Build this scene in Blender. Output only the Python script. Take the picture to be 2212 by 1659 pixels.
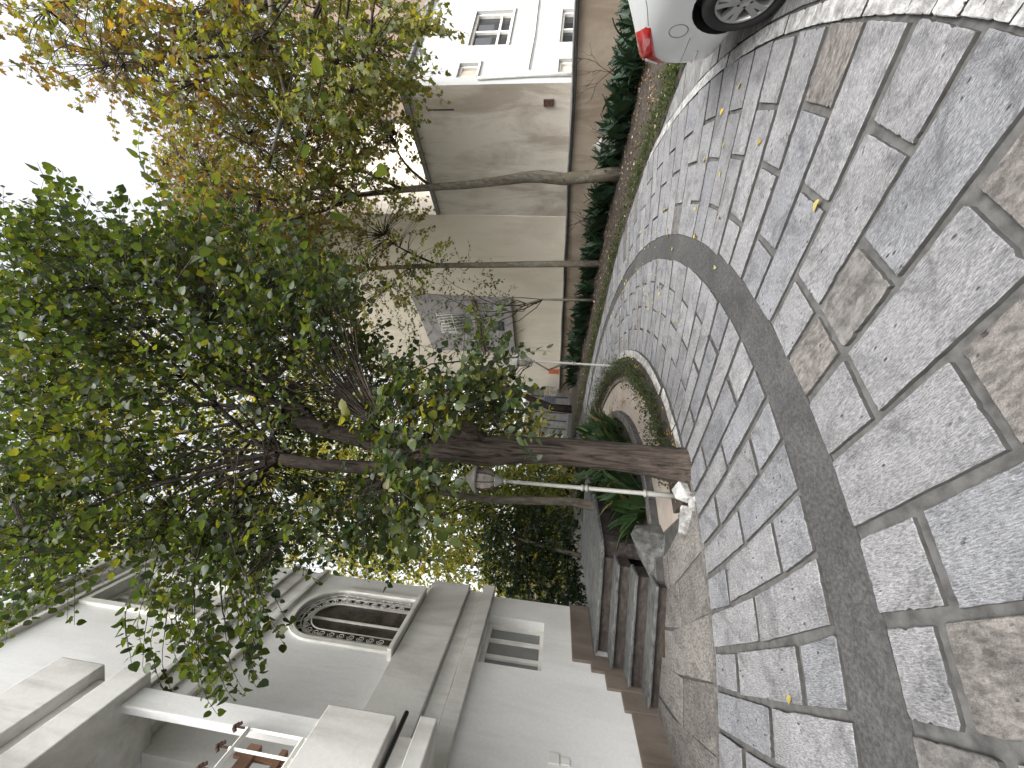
import bpy, math, random
import numpy as np
from mathutils import Matrix, Vector
random.seed(7); RNG = np.random.default_rng(7)
R = math.radians
sc = bpy.context.scene
for o in list(bpy.data.objects): bpy.data.objects.remove(o)
col = sc.collection

# ------------------------------------------------------------------ camera (phone held upright, so the frame is on its side)
TH, RO, FPX, HC = .11473, .06936, 822.6, 1.6
def _axes():
    f = np.array([0, math.cos(TH), math.sin(TH)]); r = np.array([1., 0, 0]); u = np.cross(r, f)
    return f, r*math.cos(RO)+u*math.sin(RO), -r*math.sin(RO)+u*math.cos(RO)
F, RT, UP = _axes()
CAM = np.array([0, 0, HC])
cd = bpy.data.cameras.new('camera'); cam = bpy.data.objects.new('camera', cd); col.objects.link(cam)
cd.sensor_width = 36; cd.lens = 36*FPX/2212; cd.clip_start = .05; cd.clip_end = 600
M = Matrix.Identity(4)
for i in range(3):
    M[i][0] = -UP[i]; M[i][1] = RT[i]; M[i][2] = -F[i]; M[i][3] = CAM[i]
cam.matrix_world = M
sc.camera = cam
def ray(x, y):                      # x, y: position in the photograph scaled to 2212 x 1659
    return F*FPX+(829.5-y)*RT-(x-1106)*UP
def at(x, y, Yd):
    d = ray(x, y); return CAM+d*Yd/d[1]

# ------------------------------------------------------------------ world and light: bright overcast
w = bpy.data.worlds.new('World'); sc.world = w; w.use_nodes = True
nt = w.node_tree; nt.nodes.clear()
sky = nt.nodes.new('ShaderNodeTexSky'); sky.sky_type = 'NISHITA'; sky.sun_disc = False
sky.sun_elevation = R(52); sky.sun_rotation = R(172); sky.dust_density = 6; sky.air_density = 1.0; sky.ozone_density = 1.0
hs = nt.nodes.new('ShaderNodeHueSaturation'); hs.inputs['Saturation'].default_value = .14
bg = nt.nodes.new('ShaderNodeBackground'); bg.inputs['Strength'].default_value = .15
ow = nt.nodes.new('ShaderNodeOutputWorld')
nt.links.new(sky.outputs[0], hs.inputs['Color']); nt.links.new(hs.outputs[0], bg.inputs['Color']); nt.links.new(bg.outputs[0], ow.inputs['Surface'])
sl = bpy.data.lights.new('sun', 'SUN'); sl.energy = .6; sl.angle = R(40); sl.color = (1, .97, .93)
so = bpy.data.objects.new('sun', sl); col.objects.link(so)
sd = Vector((math.sin(R(172))*math.cos(R(52)), math.cos(R(172))*math.cos(R(52)), math.sin(R(52))))
so.rotation_euler = (-sd).to_track_quat('-Z', 'Y').to_euler(); so.location = (8, -6, 20)
vs = sc.view_settings; vs.view_transform = 'Standard'; vs.look = 'None'; vs.exposure = 1.72; vs.gamma = 1; vs.use_curve_mapping = False

sc.cycles.max_bounces = 6; sc.cycles.diffuse_bounces = 3; sc.cycles.transmission_bounces = 4; sc.cycles.glossy_bounces = 2; sc.cycles.transparent_max_bounces = 4

# ------------------------------------------------------------------ helpers
GX, GY = -.0113, .0406
def gz(x, y):
    yy = min(y, 17.0) if y < 17 else 17+(1-math.exp(-(y-17)/6))*2.0
    yy = max(yy, -14)
    return GX*max(-14, min(14, x))+GY*yy
CX, CY = -3.6735, 7.4143
def pol(r, t, h=0.0):
    x = CX+r*math.cos(R(t)); y = CY+r*math.sin(R(t)); return (x, y, gz(x, y)+h)
class MB:
    def __init__(s): s.v = []; s.f = []; s.sm = []
    def add(s, vs_, fs, smooth=False):
        b = len(s.v); s.v += [tuple(map(float, p)) for p in vs_]
        for f in fs: s.f.append(tuple(b+i for i in f)); s.sm.append(smooth)
        return s
    def box(s, lo, hi):
        x0, y0, z0 = lo; x1, y1, z1 = hi
        return s.add([(x0,y0,z0),(x1,y0,z0),(x1,y1,z0),(x0,y1,z0),(x0,y0,z1),(x1,y0,z1),(x1,y1,z1),(x0,y1,z1)],
              [(0,3,2,1),(4,5,6,7),(0,1,5,4),(1,2,6,5),(2,3,7,6),(3,0,4,7)])
    def prism(s, pts, fn0, fn1):            # closed outline, front and back mapping
        n = len(pts); a = [fn0(p) for p in pts]; b = [fn1(p) for p in pts]
        fs = [tuple(range(n)), tuple(range(2*n-1, n-1, -1))]+[(i, n+i, n+(i+1) % n, (i+1) % n) for i in range(n)]
        return s.add(a+b, fs)
    def tube(s, pts, rad, n=8, smooth=True, cap=True, wob=0.0, seed=0):
        pts = [np.array(p, float) for p in pts]; m = len(pts)
        if not hasattr(rad, '__len__'): rad = [rad]*m
        prev = None; V = []; rn = np.random.default_rng(seed)
        ph = rn.uniform(0, 6.28, 4)
        for i in range(m):
            t = pts[min(i+1, m-1)]-pts[max(i-1, 0)]; t = t/(np.linalg.norm(t)+1e-9)
            if prev is None:
                a = np.array([1., 0, 0]) if abs(t[0]) < .8 else np.array([0, 1., 0])
            else: a = prev
            a = a-t*(a@t); a /= np.linalg.norm(a)+1e-9; b = np.cross(t, a); prev = a
            for k in range(n):
                an = 2*math.pi*k/n
                rr = rad[i]*(1+wob*(math.sin(2*an+ph[0]+i*.4)+.6*math.sin(3*an+ph[1]-i*.3)+.5*math.sin(5*an+ph[2]+i*.7)))
                V.append(pts[i]+rr*(math.cos(an)*a+math.sin(an)*b))
        fs = [(i*n+k, i*n+(k+1) % n, (i+1)*n+(k+1) % n, (i+1)*n+k) for i in range(m-1) for k in range(n)]
        if cap: fs += [tuple(range(n-1, -1, -1)), tuple((m-1)*n+k for k in range(n))]
        return s.add(V, fs, smooth)
    def lathe(s, prof, n=16, c=(0, 0, 0), smooth=True):
        V = []
        for r, z in prof:
            for k in range(n): V.append((c[0]+r*math.cos(2*math.pi*k/n), c[1]+r*math.sin(2*math.pi*k/n), c[2]+z))
        m = len(prof)
        fs = [(i*n+k, i*n+(k+1) % n, (i+1)*n+(k+1) % n, (i+1)*n+k) for i in range(m-1) for k in range(n)]
        fs += [tuple(range(n-1, -1, -1)), tuple((m-1)*n+k for k in range(n))]
        return s.add(V, fs, smooth)
    def mesh(s, name, mat=None):
        me = bpy.data.meshes.new(name); me.from_pydata(s.v, [], s.f)
        me.polygons.foreach_set('use_smooth', s.sm); me.update()
        if mat: me.materials.append(mat)
        return me
    def build(s, name, mat, parent=None, loc=(0,0,0), rz=0):
        return link(name, s.mesh(name, mat), parent, loc, rz)
def link(name, me, parent=None, loc=(0,0,0), rz=0):
    o = bpy.data.objects.new(name, me); col.objects.link(o); o.parent = parent
    o.location = loc; o.rotation_euler = (0, 0, rz); return o
def thing(name, label, cat, loc=(0,0,0), rz=0, group=None):
    o = bpy.data.objects.new(name, None); col.objects.link(o); o.location = loc; o.rotation_euler = (0, 0, rz); o.empty_display_size = .1
    return tag(o, label, cat, group)
def tag(o, label, cat, group=None):
    o['label'] = label; o['category'] = cat
    if group: o['group'] = group
    return o
def structure(o): o['kind'] = 'structure'; return o
def stuff(o): o['kind'] = 'stuff'; return o
def bevel(o, wd, seg=2):
    m = o.modifiers.new('bevel', 'BEVEL'); m.width = wd; m.segments = seg; m.limit_method = 'ANGLE'; m.angle_limit = R(40); return o

# ------------------------------------------------------------------ materials
def newmat(name):
    m = bpy.data.materials.new(name); m.use_nodes = True; n = m.node_tree; n.nodes.clear()
    out = n.nodes.new('ShaderNodeOutputMaterial'); b = n.nodes.new('ShaderNodeBsdfPrincipled'); n.links.new(b.outputs[0], out.inputs[0])
    return m, n, b
def N(n, t, **k):
    x = n.nodes.new(t)
    for a, v in k.items(): setattr(x, a, v)
    return x
def noise(n, vec, scale, detail=4, rough=.55, dist=0):
    x = N(n, 'ShaderNodeTexNoise'); x.inputs['Scale'].default_value = scale; x.inputs['Detail'].default_value = detail
    x.inputs['Roughness'].default_value = rough; x.inputs['Distortion'].default_value = dist
    n.links.new(vec, x.inputs['Vector']); return x.outputs['Fac']
def ramp(n, fac, stops):
    x = N(n, 'ShaderNodeValToRGB'); e = x.color_ramp.elements
    while len(e) < len(stops): e.new(.5)
    for i, (p, c) in enumerate(stops):
        e[i].position = p; e[i].color = (c[0], c[1], c[2], 1) if hasattr(c, '__len__') else (c, c, c, 1)
    n.links.new(fac, x.inputs[0]); return x.outputs[0]
def mapping(n, vec, sc_=(1,1,1), rot=(0,0,0)):
    x = N(n, 'ShaderNodeMapping'); x.inputs['Scale'].default_value = sc_; x.inputs['Rotation'].default_value = rot
    n.links.new(vec, x.inputs[0]); return x.outputs[0]
def mix(n, a, b, fac, mode='MIX'):
    x = N(n, 'ShaderNodeMix', data_type='RGBA', blend_type=mode)
    for s_, v in ((0, fac), (6, a), (7, b)):
        if hasattr(v, 'default_value') or hasattr(v, 'links'): n.links.new(v, x.inputs[s_])
        elif s_ == 0: x.inputs[0].default_value = v
        else: x.inputs[s_].default_value = (v[0], v[1], v[2], 1)
    return x.outputs[2]
def bump(n, b, h, strength, dist):
    x = N(n, 'ShaderNodeBump'); x.inputs['Strength'].default_value = strength; x.inputs['Distance'].default_value = dist
    n.links.new(h, x.inputs['Height']); n.links.new(x.outputs[0], b.inputs['Normal'])
def coords(n, kind='Object', rnd=False):
    t = N(n, 'ShaderNodeTexCoord').outputs[kind]
    if not rnd: return t
    oi = N(n, 'ShaderNodeObjectInfo'); v = N(n, 'ShaderNodeVectorMath', operation='MULTIPLY_ADD')
    cmb = N(n, 'ShaderNodeCombineXYZ')
    for i in range(3): n.links.new(oi.outputs['Random'], cmb.inputs[i])
    n.links.new(cmb.outputs[0], v.inputs[0]); v.inputs[1].default_value = (37, 53, 71); n.links.new(t, v.inputs[2])
    return v.outputs[0]
def plain(name, c, rough=.6, metal=0, spec=.5, var=.12, scale=6, b=0.0, bs=40, bd=.004, stretch=(1,1,1), coat=0, dark=None, rnd=False):
    m, n, p = newmat(name); v = mapping(n, coords(n, 'Object', rnd), stretch)
    f = noise(n, v, scale, 6); c = np.array(c)
    d = np.array(dark) if dark is not None else c*(1-var*1.8)
    n.links.new(ramp(n, f, [(.3, d), (.62, c*(1+var*.35))]), p.inputs['Base Color'])
    p.inputs['Roughness'].default_value = rough; p.inputs['Metallic'].default_value = metal; p.inputs['Specular IOR Level'].default_value = spec
    p.inputs['Coat Weight'].default_value = coat; p.inputs['Coat Roughness'].default_value = .08
    if b: bump(n, p, noise(n, v, bs, 5, .6), b, bd)
    return m
def stone_mat(name, c, dk, pale, tool=(42, 170, 60), spread=.16):
    m, n, p = newmat(name); v = coords(n, 'Object', True)
    big = noise(n, v, 3.0, 5, .6); mid = noise(n, v, 38, 6, .7); fine = noise(n, v, 170, 4, .75)
    tl = noise(n, mapping(n, v, tool), 1.0, 3, .6)
    base = ramp(n, big, [(.3, np.array(c)*.88), (.5, c), (.72, pale)])
    base = mix(n, base, ramp(n, mid, [(.3, .6), (.48, .97), (.7, 1.1)]), .7, 'MULTIPLY')
    base = mix(n, base, ramp(n, tl, [(.36, .55), (.5, .98), (.64, 1.4)]), .8, 'MULTIPLY')
    base = mix(n, base, ramp(n, fine, [(.32, .7), (.62, 1.15)]), .7, 'MULTIPLY')
    vo = N(n, 'ShaderNodeTexVoronoi'); vo.inputs['Scale'].default_value = 24; n.links.new(mapping(n, v, (.55, 1.15, 1)), vo.inputs['Vector'])
    gate = noise(n, v, 6, 3)
    pits = N(n, 'ShaderNodeMath', operation='MULTIPLY')
    n.links.new(ramp(n, vo.outputs['Distance'], [(.1, 1), (.2, 0)]), pits.inputs[0]); n.links.new(ramp(n, gate, [(.53, 0), (.6, 1)]), pits.inputs[1])
    base = mix(n, base, dk, pits.outputs[0])
    stn = noise(n, v, 3.2, 7, .72, 1.2)
    base = mix(n, base, ramp(n, stn, [(.38, .42), (.52, 1.04)]), .6, 'MULTIPLY')
    oi = N(n, 'ShaderNodeObjectInfo')
    base = mix(n, base, ramp(n, oi.outputs['Random'], [(0, 1-spread), (.5, 1), (1, 1+spread*.35)]), .8, 'MULTIPLY')
    n.links.new(base, p.inputs['Base Color']); p.inputs['Roughness'].default_value = .82; p.inputs['Specular IOR Level'].default_value = .3
    h = N(n, 'ShaderNodeMath', operation='MULTIPLY_ADD'); h.inputs[1].default_value = 1.6; n.links.new(tl, h.inputs[0]); n.links.new(mid, h.inputs[2])
    h2 = N(n, 'ShaderNodeMath', operation='MULTIPLY_ADD'); h2.inputs[1].default_value = -1.2; n.links.new(pits.outputs[0], h2.inputs[0]); n.links.new(h.outputs[0], h2.inputs[2])
    h3 = N(n, 'ShaderNodeMath', operation='MULTIPLY_ADD'); h3.inputs[1].default_value = .5; n.links.new(fine, h3.inputs[0]); n.links.new(h2.outputs[0], h3.inputs[2])
    bump(n, p, h3.outputs[0], .8, .008)
    return m
def plaster(name, c, dirt, amount=.5, streak=True, seed=0.0, lo=.46, hi=.72):
    m, n, p = newmat(name); v = coords(n)
    v2 = mapping(n, v, (1, 1, .35)); v3 = mapping(n, v, (7, 7, .8))
    a = noise(n, v2, 1.1+seed, 7, .62, .6); b = noise(n, v3, 1.0, 5, .6); g = noise(n, v, .9, 3)
    base = mix(n, c, dirt, ramp(n, a, [(lo, 0), (hi, amount)]))
    if streak:
        s = N(n, 'ShaderNodeMath', operation='MULTIPLY'); n.links.new(ramp(n, b, [(.5, 0), (.75, 1)]), s.inputs[0]); n.links.new(ramp(n, g, [(.42, 0), (.62, amount)]), s.inputs[1])
        base = mix(n, base, dirt, s.outputs[0])
    base = mix(n, base, ramp(n, noise(n, v, 26, 5, .7), [(.3, .88), (.7, 1.05)]), .6, 'MULTIPLY')
    n.links.new(base, p.inputs['Base Color']); p.inputs['Roughness'].default_value = .9; p.inputs['Specular IOR Level'].default_value = .2
    bump(n, p, noise(n, v, 60, 5, .7), .25, .004)
    return m
def bark(name, c, dk, sx=26, sz=2.6, st=1.0, patch=None):
    m, n, p = newmat(name); v = coords(n)
    vv = mapping(n, v, (sx, sx, sz)); f = noise(n, vv, 1, 7, .65, .8); g = noise(n, v, 5, 4)
    base = ramp(n, f, [(.36, dk), (.56, c), (.75, np.array(c)*1.35)])
    if patch is not None: base = mix(n, base, patch, ramp(n, g, [(.5, 0), (.56, .85)]))
    base = mix(n, base, ramp(n, g, [(.3, .7), (.7, 1.1)]), .6, 'MULTIPLY')
    n.links.new(base, p.inputs['Base Color']); p.inputs['Roughness'].default_value = .95; p.inputs['Specular IOR Level'].default_value = .15
    bump(n, p, f, st, .025)
    return m
def leafmat(name, trans=.45, rough=.45, spec=.35):
    m = bpy.data.materials.new(name); m.use_nodes = True; n = m.node_tree; n.nodes.clear()
    out = N(n, 'ShaderNodeOutputMaterial'); p = N(n, 'ShaderNodeBsdfPrincipled'); t = N(n, 'ShaderNodeBsdfTranslucent'); mx = N(n, 'ShaderNodeMixShader')
    at_ = N(n, 'ShaderNodeAttribute', attribute_name='leafcol')
    base = mix(n, at_.outputs['Color'], ramp(n, noise(n, coords(n), 30, 3), [(.3, .75), (.7, 1.15)]), .6, 'MULTIPLY')
    n.links.new(base, p.inputs['Base Color']); p.inputs['Roughness'].default_value = rough; p.inputs['Specular IOR Level'].default_value = spec
    n.links.new(mix(n, base, (1.7, 1.55, .5), 1.0, 'MULTIPLY'), t.inputs['Color'])
    mx.inputs[0].default_value = trans; n.links.new(p.outputs[0], mx.inputs[1]); n.links.new(t.outputs[0], mx.inputs[2]); n.links.new(mx.outputs[0], out.inputs[0])
    return m
def glass(name, c=(.02,.022,.025), rough=.06):
    m, n, p = newmat(name); p.inputs['Base Color'].default_value = (*c, 1); p.inputs['Roughness'].default_value = rough; p.inputs['Specular IOR Level'].default_value = .6
    return m
MT = {}
MT['stone'] = stone_mat('paving_stone_grey', (.184,.184,.189), (.035,.035,.038), (.225,.225,.23))
MT['stone2'] = stone_mat('paving_stone_bluish', (.166,.169,.178), (.03,.03,.035), (.2,.203,.212))
MT['stone_tan'] = stone_mat('paving_stone_tan', (.125,.115,.107), (.045,.04,.036), (.15,.138,.128), (20, 40, 30), .15)
MT['stone_brown'] = stone_mat('paving_stone_brown', (.118,.112,.106), (.05,.042,.038), (.142,.134,.128), (12, 20, 20), .15)
MT['slab'] = stone_mat('side_slab', (.14,.13,.12), (.05,.042,.038), (.175,.165,.152), (25, 60, 30), .3)
MT['kerb'] = stone_mat('kerb_stone', (.3,.295,.29), (.08,.08,.08), (.36,.355,.35), (20, 20, 20))
MT['drive'] = stone_mat('drive_stone', (.17,.168,.166), (.04,.04,.04), (.205,.202,.2), (7, 60, 40))
MT['mortar'] = plain('mortar', (.07,.069,.066), .95, var=.3, scale=14, b=.5, bs=70, bd=.006)
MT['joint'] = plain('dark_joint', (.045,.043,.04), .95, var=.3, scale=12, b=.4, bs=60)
def concrete():
    m, n, p = newmat('ring_concrete'); v = coords(n)
    a = noise(n, v, 2.2, 6, .6, .5); b = noise(n, v, 45, 5, .75); c = noise(n, v, 160, 3, .7)
    base = ramp(n, a, [(.3, (.04,.04,.039)), (.55, (.058,.057,.056)), (.75, (.078,.076,.072))])
    base = mix(n, base, ramp(n, b, [(.32, .38), (.52, 1.0), (.7, 1.5)]), .85, 'MULTIPLY')
    base = mix(n, base, (.25,.25,.25), ramp(n, c, [(.72, 0), (.76, .5)]))
    vo = N(n, 'ShaderNodeTexVoronoi', feature='DISTANCE_TO_EDGE'); vo.inputs['Scale'].default_value = 1.15
    nv = N(n, 'ShaderNodeTexNoise'); nv.inputs['Scale'].default_value = 5; n.links.new(v, nv.inputs['Vector'])
    va = N(n, 'ShaderNodeVectorMath', operation='MULTIPLY_ADD'); va.inputs[1].default_value = (.16,.16,.16); n.links.new(nv.outputs['Color'], va.inputs[0]); n.links.new(v, va.inputs[2]); n.links.new(va.outputs[0], vo.inputs['Vector'])
    cr = ramp(n, vo.outputs['Distance'], [(.002, 1), (.006, 0)])
    g = N(n, 'ShaderNodeMath', operation='MULTIPLY'); n.links.new(cr, g.inputs[0]); n.links.new(ramp(n, noise(n, v, 1.7, 2), [(.47, 0), (.53, .9)]), g.inputs[1])
    base = mix(n, base, (.035,.035,.035), g.outputs[0])
    n.links.new(base, p.inputs['Base Color']); p.inputs['Roughness'].default_value = .92; p.inputs['Specular IOR Level'].default_value = .2
    bump(n, p, b, .8, .008); return m
MT['concrete'] = concrete()
MT['soil'] = plain('soil', (.045,.034,.025), 1, var=.35, scale=9, b=1, bs=35, bd=.03)
MT['terrain'] = plain('terrain', (.12,.115,.105), .95, var=.25, scale=2, b=.4, bs=30)
MT['path'] = plain('garden_path_pink', (.3,.255,.22), .9, var=.14, scale=3, b=.3, bs=50)
MT['white'] = plaster('house_plaster', (.735,.735,.725), (.44,.42,.375), .5, True, 0, .44, .7)
MT['band'] = plaster('house_band', (.65,.64,.61), (.28,.265,.23), .7, True, 0, .44, .68)
MT['trim'] = plain('painted_trim', (.72,.71,.66), .55, var=.1, scale=5)
MT['beige'] = plaster('stained_beige', (.58,.535,.465), (.3,.25,.2), .75, True, .1, .44, .6)
MT['beige2'] = plaster('cream_wall', (.68,.62,.53), (.5,.44,.36), .6)
MT['lowwall'] = plaster('low_wall', (.36,.3,.235), (.2,.155,.115), .8, True, .3, .42, .62)
MT['peach'] = plaster('peach_wall', (.38,.29,.235), (.32,.24,.19), .4)
MT['wbuild'] = plaster('white_building', (.47,.478,.475), (.36,.345,.31), .6)
MT['clad'] = plain('grey_cladding', (.3,.28,.29), .7, var=.15, scale=3)
MT['plinth'] = plaster('plinth_stone', (.17,.14,.117), (.07,.056,.046), .9)
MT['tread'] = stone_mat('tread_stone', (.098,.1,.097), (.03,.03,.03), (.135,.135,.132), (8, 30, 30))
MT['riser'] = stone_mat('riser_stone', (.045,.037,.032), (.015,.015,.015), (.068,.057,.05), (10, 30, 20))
MT['rock'] = stone_mat('rock', (.09,.092,.086), (.03,.03,.03), (.135,.135,.128), (12, 12, 12))
MT['rubble'] = stone_mat('rubble_white', (.3,.295,.28), (.1,.095,.09), (.38,.37,.36), (12, 12, 12))
MT['bark'] = bark('tree_bark', (.075,.06,.05), (.015,.012,.01))
MT['bark_dark'] = bark('branch_bark', (.05,.04,.033), (.016,.013,.011), 20, 6, .6)
MT['bark_plane'] = bark('plane_bark', (.15,.137,.11), (.06,.05,.04), 8, 3, .6, (.10,.085,.06))
MT['bark_grey'] = bark('young_bark', (.14,.125,.1), (.06,.05,.04), 14, 4, .6)
MT['leaf'] = leafmat('leaf', .52); MT['leaf_blade'] = leafmat('blade_leaf', .15, .5, .25); MT['leaf_dry'] = leafmat('dry_leaf', .2, .7, .2)
MT['lamp_paint'] = plain('lamp_paint', (.23,.23,.216), .5, var=.15, scale=8, dark=(.27,.26,.23))
MT['lamp_glass'] = plain('lamp_glass', (.3,.28,.25), .3, var=.3, scale=9)
MT['rust'] = plain('rusty_iron', (.09,.045,.03), .8, var=.4, scale=20)
MT['black'] = plain('black_pipe', (.02,.02,.022), .5)
MT['pipe'] = plain('grey_pipe', (.2,.2,.2), .5, var=.2, scale=4)
MT['glass'] = glass('dark_glass'); MT['glass_grey'] = plain('curtained_glass', (.2,.205,.2), .15, var=.1, scale=3, spec=.6)
MT['arch_glass'] = plain('brown_glass', (.06,.05,.042), .25, var=.4, scale=5, spec=.5)
MT['carpaint'] = plain('white_car_paint', (.6,.615,.62), .25, var=.02, scale=2, coat=1)
MT['cardark'] = plain('navy_car_paint', (.03,.04,.06), .25, var=.1, coat=1)
MT['rubber'] = plain('tyre_rubber', (.018,.018,.019), .8, var=.2, scale=20)
MT['alloy'] = plain('alloy', (.42,.42,.42), .35, metal=.7, var=.1)
MT['red'] = plain('tail_red', (.42,.01,.014), .12, var=.3, scale=6, coat=1)
MT['clearlens'] = plain('lens_clear', (.7,.7,.7), .1, var=.15, scale=6, coat=1)
MT['brownwood'] = plain('brown_wood', (.16,.085,.05), .6, var=.3, scale=6)
MT['blue'] = plain('blue_sheet', (.06,.12,.25), .6); MT['orange'] = plain('orange_sign', (.55,.12,.04), .5)

# ------------------------------------------------------------------ ground and courtyard
def grid_sheet(name, xs, ys, h, mat):
    mb = MB(); nx = len(xs)
    vv = [(x, y, gz(x, y)+h) for y in ys for x in xs]
    mb.add(vv, [(j*nx+i, j*nx+i+1, (j+1)*nx+i+1, (j+1)*nx+i) for j in range(len(ys)-1) for i in range(nx-1)])
    return structure(mb.build(name, mat))
grid_sheet('ground', [-260, -90, -40, -14, -7, 0, 7, 14, 40, 90, 260], [-200, -80, -14, -6, 0, 6, 12, 17, 18.5, 20, 22, 25, 29, 35, 50, 90, 200, 260], -.06, MT['terrain'])
def ring_sheet(name, r0, r1, t0, t1, h, mat, thick=.05, dt=1.5):
    n = max(2, int((t1-t0)/dt)); mb = MB(); V = []
    for i in range(n+1):
        t = t0+(t1-t0)*i/n
        V += [pol(r0, t, h-thick), pol(r0, t, h), pol(r1, t, h), pol(r1, t, h-thick)]
    fs = []
    for i in range(n):
        a = i*4; b = a+4
        fs += [(a+1, a+2, b+2, b+1), (a, a+1, b+1, b), (a+2, a+3, b+3, b+2)]
    fs += [(0, 3, 2, 1), (n*4, n*4+1, n*4+2, n*4+3)]
    mb.add(V, fs); return mb.build(name, mat)
drive = structure(ring_sheet('driveway', 7.80, 15, -150, 110, .0, MT['joint'], .05, 3))
inner_bed = structure(ring_sheet('inner_paving', 4.44, 5.90, -115, 95, .004, MT['mortar']))
outer_bed = structure(ring_sheet('outer_paving', 6.18, 7.80, -115, 95, .004, MT['mortar']))
structure(ring_sheet('concrete_ring', 5.885, 6.195, -115, 95, .014, MT['concrete'], .05, 1))

def stone_piece(name, parent, mat, r0, r1, ta, tb, tilt, rref, gap, h, near, jag=1.0):
    """one stone between two joint lines; ta,tb joint angles at rref, tilt deg per metre"""
    def P(r, t): return np.array(pol(r, t+tilt*(r-rref)))
    g = gap/2
    r0 += g; r1 -= g
    c = [P(r0, ta), P(r1, ta), P(r1, tb), P(r0, tb)]
    ctr = sum(c)/4
    ang = math.atan2(c[1][1]-c[0][1], c[1][0]-c[0][0])
    def inset(a, b, d):    # offset pts a,b toward centre by d
        e = b-a; e[2] = 0; nrm = np.array([-e[1], e[0], 0]); nrm /= np.linalg.norm(nrm)
        if nrm@(ctr-a) < 0: nrm = -nrm
        return nrm*d
    gg = random.uniform(.7, 1.25)*g; gh = random.uniform(.7, 1.25)*g
    c[0] = c[0]+inset(c[0], c[1], gg); c[1] = c[1]+inset(P(r0, ta), P(r1, ta), gg*random.uniform(.8, 1.3))
    c[3] = c[3]+inset(P(r0, tb), P(r1, tb), gh); c[2] = c[2]+inset(P(r0, tb), P(r1, tb), gh*random.uniform(.8, 1.3))
    for k in range(4): c[k] = c[k]+np.array([random.uniform(-1, 1), random.uniform(-1, 1), 0])*.006*jag
    k = 16 if near else 2
    out = []
    for i in range(4):
        a, b = c[i], c[(i+1) % 4]; L = np.linalg.norm(b-a)
        for j in range(k):
            f = j/k; p = a+(b-a)*f
            if near:
                p = p+inset(a, b, 1.0)*(random.uniform(-.0012, .0022)*jag+(random.uniform(.003, .009) if random.random() < .04 else 0))
                if j == 0: p = p+(ctr-p)/np.linalg.norm(ctr-p)*random.choice([0, .001, .002, .003, .010])
            out.append(p)
    n = len(out)
    tx, ty = random.uniform(-.008, .008), random.uniform(-.008, .008)
    def hz(p): return gz(p[0], p[1])+h+tx*(p[0]-ctr[0])+ty*(p[1]-ctr[1])
    V = []
    zc = gz(ctr[0], ctr[1]); ca, sa = math.cos(-ang), math.sin(-ang)
    def loc(p, z):
        dx, dy = p[0]-ctr[0], p[1]-ctr[1]; return (dx*ca-dy*sa, dx*sa+dy*ca, z-zc)
    for p in out: V.append(loc(p, gz(p[0], p[1])-.02))
    for p in out: V.append(loc(p, hz(p)-.004))
    for p in out:
        q = p+(ctr-p)*min(.5, .005/np.linalg.norm((ctr-p)[:2])); V.append(loc(q, hz(q)+random.uniform(-.0005, .0005)))
    fs = [(i, (i+1) % n, n+(i+1) % n, n+i) for i in range(n)]+[(n+i, n+(i+1) % n, 2*n+(i+1) % n, 2*n+i) for i in range(n)]+[tuple(range(2*n, 3*n))]
    mb = MB(); mb.add(V, fs); me_ = mb.mesh(name, mat); me_.materials.append(MT['joint']); me_.polygons.foreach_set('material_index', [1]*n+[0]*(n+1))   # flanks coloured dark: joint dirt plus painted-in shade of the deep joints
    return link(name, me_, parent, (ctr[0], ctr[1], zc), ang)
# measured joints (degrees at the concrete ring), extended both ways
OJ = [-67.0,-63.7,-60.3,-56.8,-53.4,-50.3,-47.2,-44.2,-41.3,-38.5,-35.7,-33.3,-30.9,-28.2,-25.6,-22.8,-20.2,-17.6,-15.4,-13.0,-10.4,-8.4]
IJ = [-67.7,-64.4,-61,-57.5,-54.4,-51.1,-48.2,-44.9,-42,-39.2,-36.7,-34.2,-31.5,-28.8,-25.6,-23.1,-20.6,-17.9,-15.4,-12.9,-10.3,-7.7,-5.2,-2.8]
pre = lambda J, k: [J[0]-3.4*i for i in range(k, 0, -1)]+J
def post(J, end):
    while J[-1] < end: J.append(J[-1]+2.5+random.uniform(-.15, .15))
    return J
OJ = post(pre(OJ, 4), 62); IJ = post(pre(IJ, 7), 62)
TAN = {(2, 0): 'stone', (2, 1): 'stone2', (3, 0): 'stone_brown', (3, 1): 'stone', (4, 0): 'stone', (4, 1): 'stone_tan', (4, 2): 'stone', (5, 0): 'stone', (5, 1): 'stone2', (5, 2): 'stone', (9, 0): 'stone', (9, 1): 'stone', (10, 0): 'stone2', (10, 1): 'stone', (6, 0): 'stone', (6, 1): 'stone_tan', (7, 2): 'stone_tan', (7, 1): 'stone', (8, 0): 'stone_tan', (8, 1): 'stone_brown'}
for i in range(len(OJ)-1):
    a, b = OJ[i], OJ[i+1]
    single = (i-4) % 2 == 0
    sp = [6.97] if single else [6.545, 7.33]
    if i == 4: sp = [6.45, 7.25]
    if i == 8: sp = [6.56, 6.95]
    rs = [6.2]+[s+random.uniform(-.015, .015) for s in sp]+[7.745]
    near = a < -38
    gap = .05 if near else (.034 if a < -10 else .024)
    for k in range(len(rs)-1):
        mt = TAN.get((i, k)) or random.choices(['stone', 'stone2', 'stone_tan', 'stone_brown'], [.62, .33, .03, .02])[0]
        stone_piece('paving_stone', outer_bed, MT[mt], rs[k]-(.02 if k == 0 else 0), rs[k+1]+(.02 if k == len(rs)-2 else 0), a, b, 1.36, 6.2, gap, random.uniform(.024, .032), near)
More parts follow.
